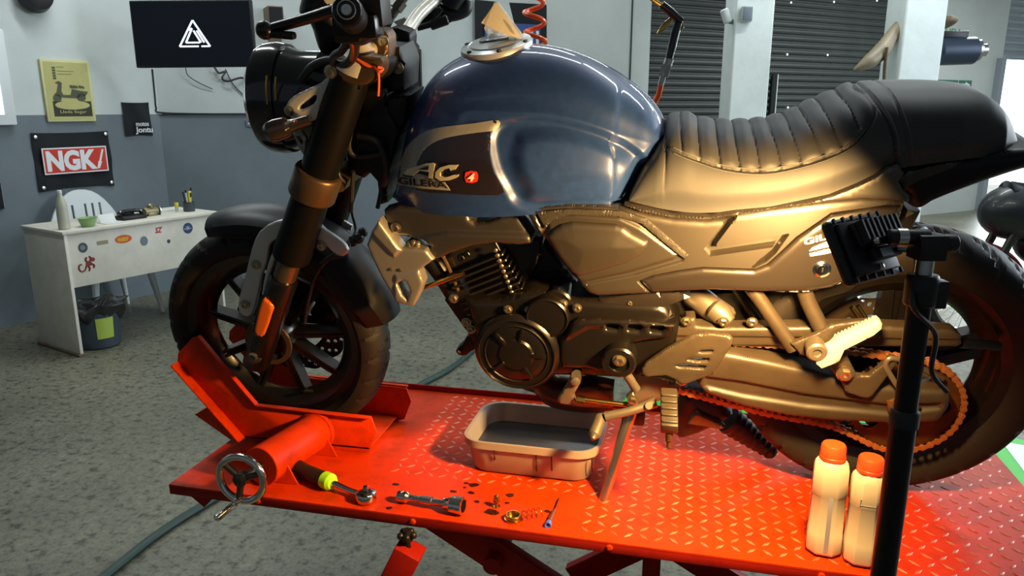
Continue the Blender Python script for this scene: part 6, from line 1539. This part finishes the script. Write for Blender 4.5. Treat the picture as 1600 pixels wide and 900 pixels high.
# ---- foot controls
P('shift_linkage', join(cyl(B(902, 623, -.15), B(980, 633, -.15), .0058, 14), cyl(B(902, 623, -.15), B(914, 625, -.15), .0085, 6)), 'brass')
P('shift_arm', join(panel([(893, 584), (901, 580), (908, 584), (907, 600), (896, 618), (900, 632), (886, 634), (871, 630), (874, 620), (886, 602)], -.145, .016, .006, .005, grid=.007, smooth=2), lathe([(.010, 0), (.010, .006), (.006, .008)], B(899, 595, -.147), NV, 14)), 'alloy')
P('linkage_body', panel([(876, 632), (892, 608), (920, 604), (958, 612), (957, 640), (900, 640)], -.12, .05, .012, .01, grid=.01), ex.data.materials[0])
P('shift_pedal', join(tube([B(1024, 628, -.17), B(1004, 636, -.18), B(978, 644, -.19), B(946, 651, -.195)], [.013, .010, .009, .011], 14), cyl(B(1010, 632, -.16), B(1014, 634, -.19), .008, 14)), 'alloy')
P('toe_peg', lathe([(.010, 0), (.013, .004), (.0135, .045), (.012, .055), (.007, .060), (.005, .066), (0, .067)], B(940, 650, -.185), B(931, 673, -.225) - B(940, 650, -.185), 20), 'alloy')
P('foot_bracket', join(panel([(980, 560), (1000, 586), (1030, 590), (1062, 600), (1060, 622), (1020, 630), (984, 634), (978, 622), (1000, 606), (975, 575)], -.135, .018, .006, .005, grid=.01), tube([B(972, 575, -.165), B(984, 592, -.16), B(994, 608, -.155)], .010, 12)), 'alloy')
bolts([(989, 625), (1041, 618), (1065, 594), (1013, 580)], None, -.158, .009)
P('heel_guard', panel([(1002, 578), (1008, 570), (1040, 548), (1084, 524), (1110, 522), (1140, 526), (1145, 531), (1142, 543), (1114, 586), (1072, 601), (1064, 602), (1055, 594), (1040, 588), (1008, 590)], -.175, .012, .005, .004, grid=.006, holes=[[(1092, 551), (1096, 548), (1114, 548), (1113, 551), (1098, 552)], [(1074, 563), (1080, 560), (1108, 561), (1106, 565), (1090, 566)], [(1056, 573), (1064, 570), (1103, 573), (1100, 577), (1062, 575)]]), 'swing')
p0 = B(1045, 612, -.165); p1 = B(1046, 672, -.265); pa = p1 - p0
pg = P('foot_peg', join(box((p0 + p1) / 2, (pa.length, .034, .026), pa.normalized(), Vector((1, 0, 0)), pa.normalized().cross(Vector((1, 0, 0)))), *[box(p0 + pa * (.2 + .17 * k) + Vector((0, -.006, .012)), (.007, .032, .010), pa.normalized(), Vector((1, 0, 0)), pa.normalized().cross(Vector((1, 0, 0)))) for k in range(5)]), 'swing', bevel=.003)
P('peg_feeler', lathe([(.008, 0), (.007, .02), (.005, .022), (.0045, .034), (.002, .037)], p1 - Vector((0, -.012, .012)), Vector((0.02, -.3, -1)), 14), 'rust', pg)
# side stand
ss = [B(990, 636, -.14), B(978, 668, -.16), B(962, 720, -.19), B(947, 770, -.22), B(936, 806, -.243)]
P('side_stand', join(tube(ss, [.016, .013, .0115, .0115, .013], 16), box(B(934, 810, -.246), (.045, .03, .012), (1, 0, .2), YV, (-.2, 0, 1)), tube([B(926, 800, -.26), B(915, 812, -.262), B(914, 822, -.262), B(922, 815, -.262)], .004, 8)), 'bolt')
P('stand_pivot', box(B(990, 646, -.135), (.05, .04, .04)), 'frame', bevel=.006)

# ---- swingarm, guard, chain, rear sprocket
sw = P('swingarm', panel([(1088, 600), (1100, 575), (1112, 560), (1134, 553), (1200, 566), (1273, 582), (1330, 600), (1387, 606), (1440, 611), (1478, 612), (1487, 622), (1484, 640), (1468, 660), (1455, 663), (1390, 664), (1300, 660), (1230, 652), (1160, 637), (1105, 618)], -.135, .05, .014, .012, grid=.0042, relief=[([(1100, 590), (1160, 598), (1260, 618), (1390, 634), (1470, 632), (1470, 640), (1390, 648), (1260, 636), (1160, 620), (1100, 606)], .008, .012, False)]), 'swing')
P('swingarm', mirror_v(panel([(1088, 600), (1134, 553), (1273, 582), (1478, 612), (1484, 640), (1455, 663), (1300, 660), (1105, 618)], -.135, .045, .014, .012, grid=.016)), 'swing')
P('axle_plate', panel([(1386, 629), (1400, 624), (1432, 628), (1440, 638), (1430, 646), (1400, 650), (1388, 645)], -.142, .012, .004, .003, grid=.008), 'rust', sw)
P('axle_nut', lathe([(.016, 0), (.016, .010), (.010, .012), (.009, .018), (0, .018)], B(1404, 637, -.143), NV, 6), 'bolt', sw)
cg = P('chain_guard', panel([(1048, 509), (1066, 507), (1072, 498), (1086, 498), (1088, 510), (1127, 513), (1240, 512), (1349, 510), (1440, 514), (1492, 518), (1504, 528), (1505, 542), (1500, 546), (1368, 546), (1240, 545), (1140, 544), (1046, 543)], -.115, .035, .010, .008, grid=.0045, relief=[([(1046, 526), (1240, 528), (1505, 532), (1505, 548), (1046, 548)], .006, .008, False)]), 'swing')
bolts([(1072, 502), (1130, 503), (1175, 503)], cg, -.117, .0085)
P('guard_arm', tube([B(1500, 536, -.09), B(1560, 541, -.06)], .010, 10, 0), 'frame', cg)
spc = B(1410, 632, -.085)
spk_pts = []
for k in range(41):
    a = 2 * PI * k / 41
    for q, rr in ((-.28, .108), (-.1, .116), (.1, .116), (.28, .108)): spk_pts.append((rr * math.cos(a + q * 2 * PI / 41), rr * math.sin(a + q * 2 * PI / 41)))
Hs = [[(.038 * math.cos(2 * PI * k / 24), .038 * math.sin(2 * PI * k / 24)) for k in range(24)]] + [[(.074 * math.cos(a) + .02 * math.cos(2 * PI * k / 12), .074 * math.sin(a) + .02 * math.sin(2 * PI * k / 12)) for k in range(12)] for a in [2 * PI * j / 5 for j in range(5)]]
PP, TT = fill(spk_pts, Hs, .016); n = len(PP)
V = [spc + Vector((p[0], -.003, p[1])) for p in PP] + [spc + Vector((p[0], .003, p[1])) for p in PP]; F = [tuple(map(int, t_)) for t_ in TT] + [tuple(int(x) + n for x in t_[::-1]) for t_ in TT]
ed = {}
for t_ in TT:
    for i in range(3): ed[(t_[i], t_[(i + 1) % 3])] = 1
for a, b in list(ed):
    if (b, a) not in ed: F.append((int(b), int(a), int(a) + n, int(b) + n))
spr = P('rear_sprocket', (V, F), 'rust')
P('sprocket_carrier', lathe([(.085, .006), (.085, .02), (.05, .03), (.03, .03)], spc, YV, 32), 'alloy', spr)
bolts([(1385, 568), (1378, 590)], spr, -.095, .010, 'rust')
# chain: lower run, round the sprocket, upper run behind the guard
path = [B(x, y, -.088) for x, y in ((1046, 604), (1083, 615), (1107, 621), (1131, 628), (1157, 634), (1180, 640), (1205, 646), (1260, 656), (1310, 668))]
r_ = .114
a0 = math.radians(250); 
arc = [spc + Vector((r_ * math.cos(a), 0, r_ * math.sin(a))) for a in [math.radians(-112 + 8 * k) for k in range(26)]]
arc = [Vector((p.x, -.088, p.z)) for p in arc]
full = spline(path + arc[:1], 6)[:-1] + arc + spline([arc[-1], B(1250, 540, -.088), B(1050, 530, -.088)], 30)[1:]
# resample by pitch
pit = .0159; pts = [full[0]]; acc = 0
for a, b in zip(full, full[1:]):
    L = (b - a).length
    while acc + L >= pit and L > 1e-9:
        a = a + (b - a) * ((pit - acc) / L); L = (b - a).length; acc = 0; pts.append(a)
    acc += L
links = []
for i, (a, b) in enumerate(zip(pts, pts[1:])):
    d = (b - a).normalized(); s = Vector((-d.z, 0, d.x)); vo = .0085 if i % 2 else .0062
    for sg in (-1, 1):
        ol = []
        for k in range(9): t_ = PI / 2 + PI * k / 8; ol.append(a + d * .0066 * math.cos(t_) + s * .0066 * math.sin(t_))
        ol.append((a + b) / 2 - s * .0042)
        for k in range(9): t_ = -PI / 2 + PI * k / 8; ol.append(b + d * .0066 * math.cos(t_) + s * .0066 * math.sin(t_))
        ol.append((a + b) / 2 + s * .0042)
        links.append(prism([p + YV * (sg * vo - .001) for p in ol], YV * .002))
    links.append(cyl(a - YV * .0105, a + YV * .0105, .0038, 8))
P('chain', join(*links), 'chain', ang=40)
P('front_sprocket', lathe([(.03, -.006), (.038, -.004), (.038, .004), (.03, .006)], B(1010, 570, -.088), YV, 16), 'dark_steel')

# ---- rear sub-frame, hanger, passenger peg, shock
P('subframe_tube', join(tube([B(1172, 448, -.11), B(1190, 472, -.115), B(1240, 545, -.13)], .0145, 16, 3)), 'swing')
P('subframe_tube', join(tube([B(1254, 440, -.11), B(1262, 470, -.115), B(1288, 522, -.13)], .0155, 16, 3)), 'swing')
P('subframe_tube', tube([B(1150, 450, -.06), B(1215, 545, -.07)], .011, 12, 0), 'frame')
hg = P('peg_hanger', panel([(1236, 538), (1262, 528), (1276, 522), (1300, 509), (1362, 500), (1365, 506), (1362, 514), (1318, 518), (1312, 530), (1330, 570), (1340, 588), (1358, 588), (1384, 566), (1392, 557), (1402, 560), (1402, 570), (1362, 622), (1352, 624), (1322, 614), (1316, 600), (1286, 562), (1252, 556)], -.150, .012, .005, .004, grid=.006), 'swing')
bolts([(1320, 583)], hg, -.152, .013)
pegp = [(1272, 559), (1300, 543), (1306, 536), (1360, 511), (1372, 505), (1378, 507), (1380, 514), (1368, 524), (1320, 548), (1312, 566), (1284, 576), (1276, 570)]
teeth = []
for k in range(12):
    x = 1306 + 5.4 * k; y = 537 - 2.6 * k; teeth += [(x, y), (x + 1.5, y - 4.5), (x + 3.9, y - 5.2)]
pegp = [(1272, 559), (1300, 543)] + teeth + [(1374, 503), (1379, 507), (1378, 515), (1366, 525), (1320, 548), (1312, 566), (1284, 577), (1276, 570)]
P('passenger_peg', panel(pegp, -.185, .026, .004, .003, grid=.006), mat('bright_cast_alloy', '#cfcac0', .35, metal=.35), hg)
P('peg_pivot', join(lathe([(.019, -.02), (.020, .012), (.016, .016), (.009, .016), (.008, .012), (0, .012)], B(1275, 546, -.172), NV, 28)), 'alloy', hg)
P('shock', join(lathe([(.026, 0), (.028, .01), (.028, .09), (.022, .10)], B(1080, 458, -.04), B(1118, 486, -.07) - B(1080, 458, -.04), 24), lathe([(.018, 0), (.024, .006), (.024, .03), (.012, .05)], B(1112, 480, -.08), B(1125, 490, -.09) - B(1112, 480, -.08), 20)), 'alloy')
P('battery_box', panel([(1030, 458), (1200, 456), (1212, 500), (1190, 540), (1060, 540), (1040, 500)], -.045, .10, .012, .01, grid=.018), 'frame')
P('inner_fender', panel([(1180, 455), (1262, 458), (1280, 500), (1245, 560), (1200, 560), (1176, 500)], .0, .05, .01, .008, grid=.018), 'frame')
P('stay_rod', join(tube([B(1330, 480, -.03), B(1352, 512, -.03)], .005, 8, 0), tube([B(1340, 478, -.03), B(1362, 512, -.03)], .005, 8, 0)), 'brass')
P('brake_hose', tube([B(1402, 603, -.15), B(1390, 584, -.15), B(1384, 570, -.15), B(1392, 560, -.15), B(1420, 566, -.14), B(1450, 582, -.12), B(1472, 592, -.10)], .0055, 10), 'alloy')
P('rear_caliper', box(RC + Vector((-.09, .10, .08)), (.10, .05, .06), Vector((.7, 0, .7)), YV, Vector((-.7, 0, .7))), 'disc', bevel=.01)
P('heat_shield', panel([(1215, 560), (1240, 560), (1290, 575), (1292, 590), (1240, 585), (1212, 578)], -.02, .02, .005, grid=.012), 'frame')

# ---- document sleeve stuck into the filler cap
sl = [B(*p) for p in ((752, 36, -.02), (775, 4, .0), (820, 58, .02), (800, 72, .01), (790, 66, .0))]
t = thing('document_sleeve', 'clear plastic sleeve with a cream card standing on the fuel cap', 'document', b2w(c0 + ca * .018))
def SV(L, off): return [b2w(B(x, y, off)) for x, y in L]
mk('card', prism(SV([(752, 36), (773, 5), (778, 5), (812, 56), (806, 61), (790, 54), (770, 45)], -.012), (0, .002, 0)), M['card'], t)
mk('sleeve', prism(SV([(756, 44), (772, 3), (778, 3), (818, 56), (814, 66), (802, 71), (788, 66), (764, 61)], -.016), (0, .010, 0)), M['frost'], t, bevel=.001)
mk('print_lines', join(*[prism(SV([(787 + k * 3.2, 32 + k * 3.4), (789 + k * 3.2, 31 + k * 3.4), (800 + k * 2.2, 49 + k * 1.8), (798 + k * 2.2, 50 + k * 1.8)], -.0135), (0, .001, 0)) for k in range(3)]), M['grey_st'], t, ang=0)
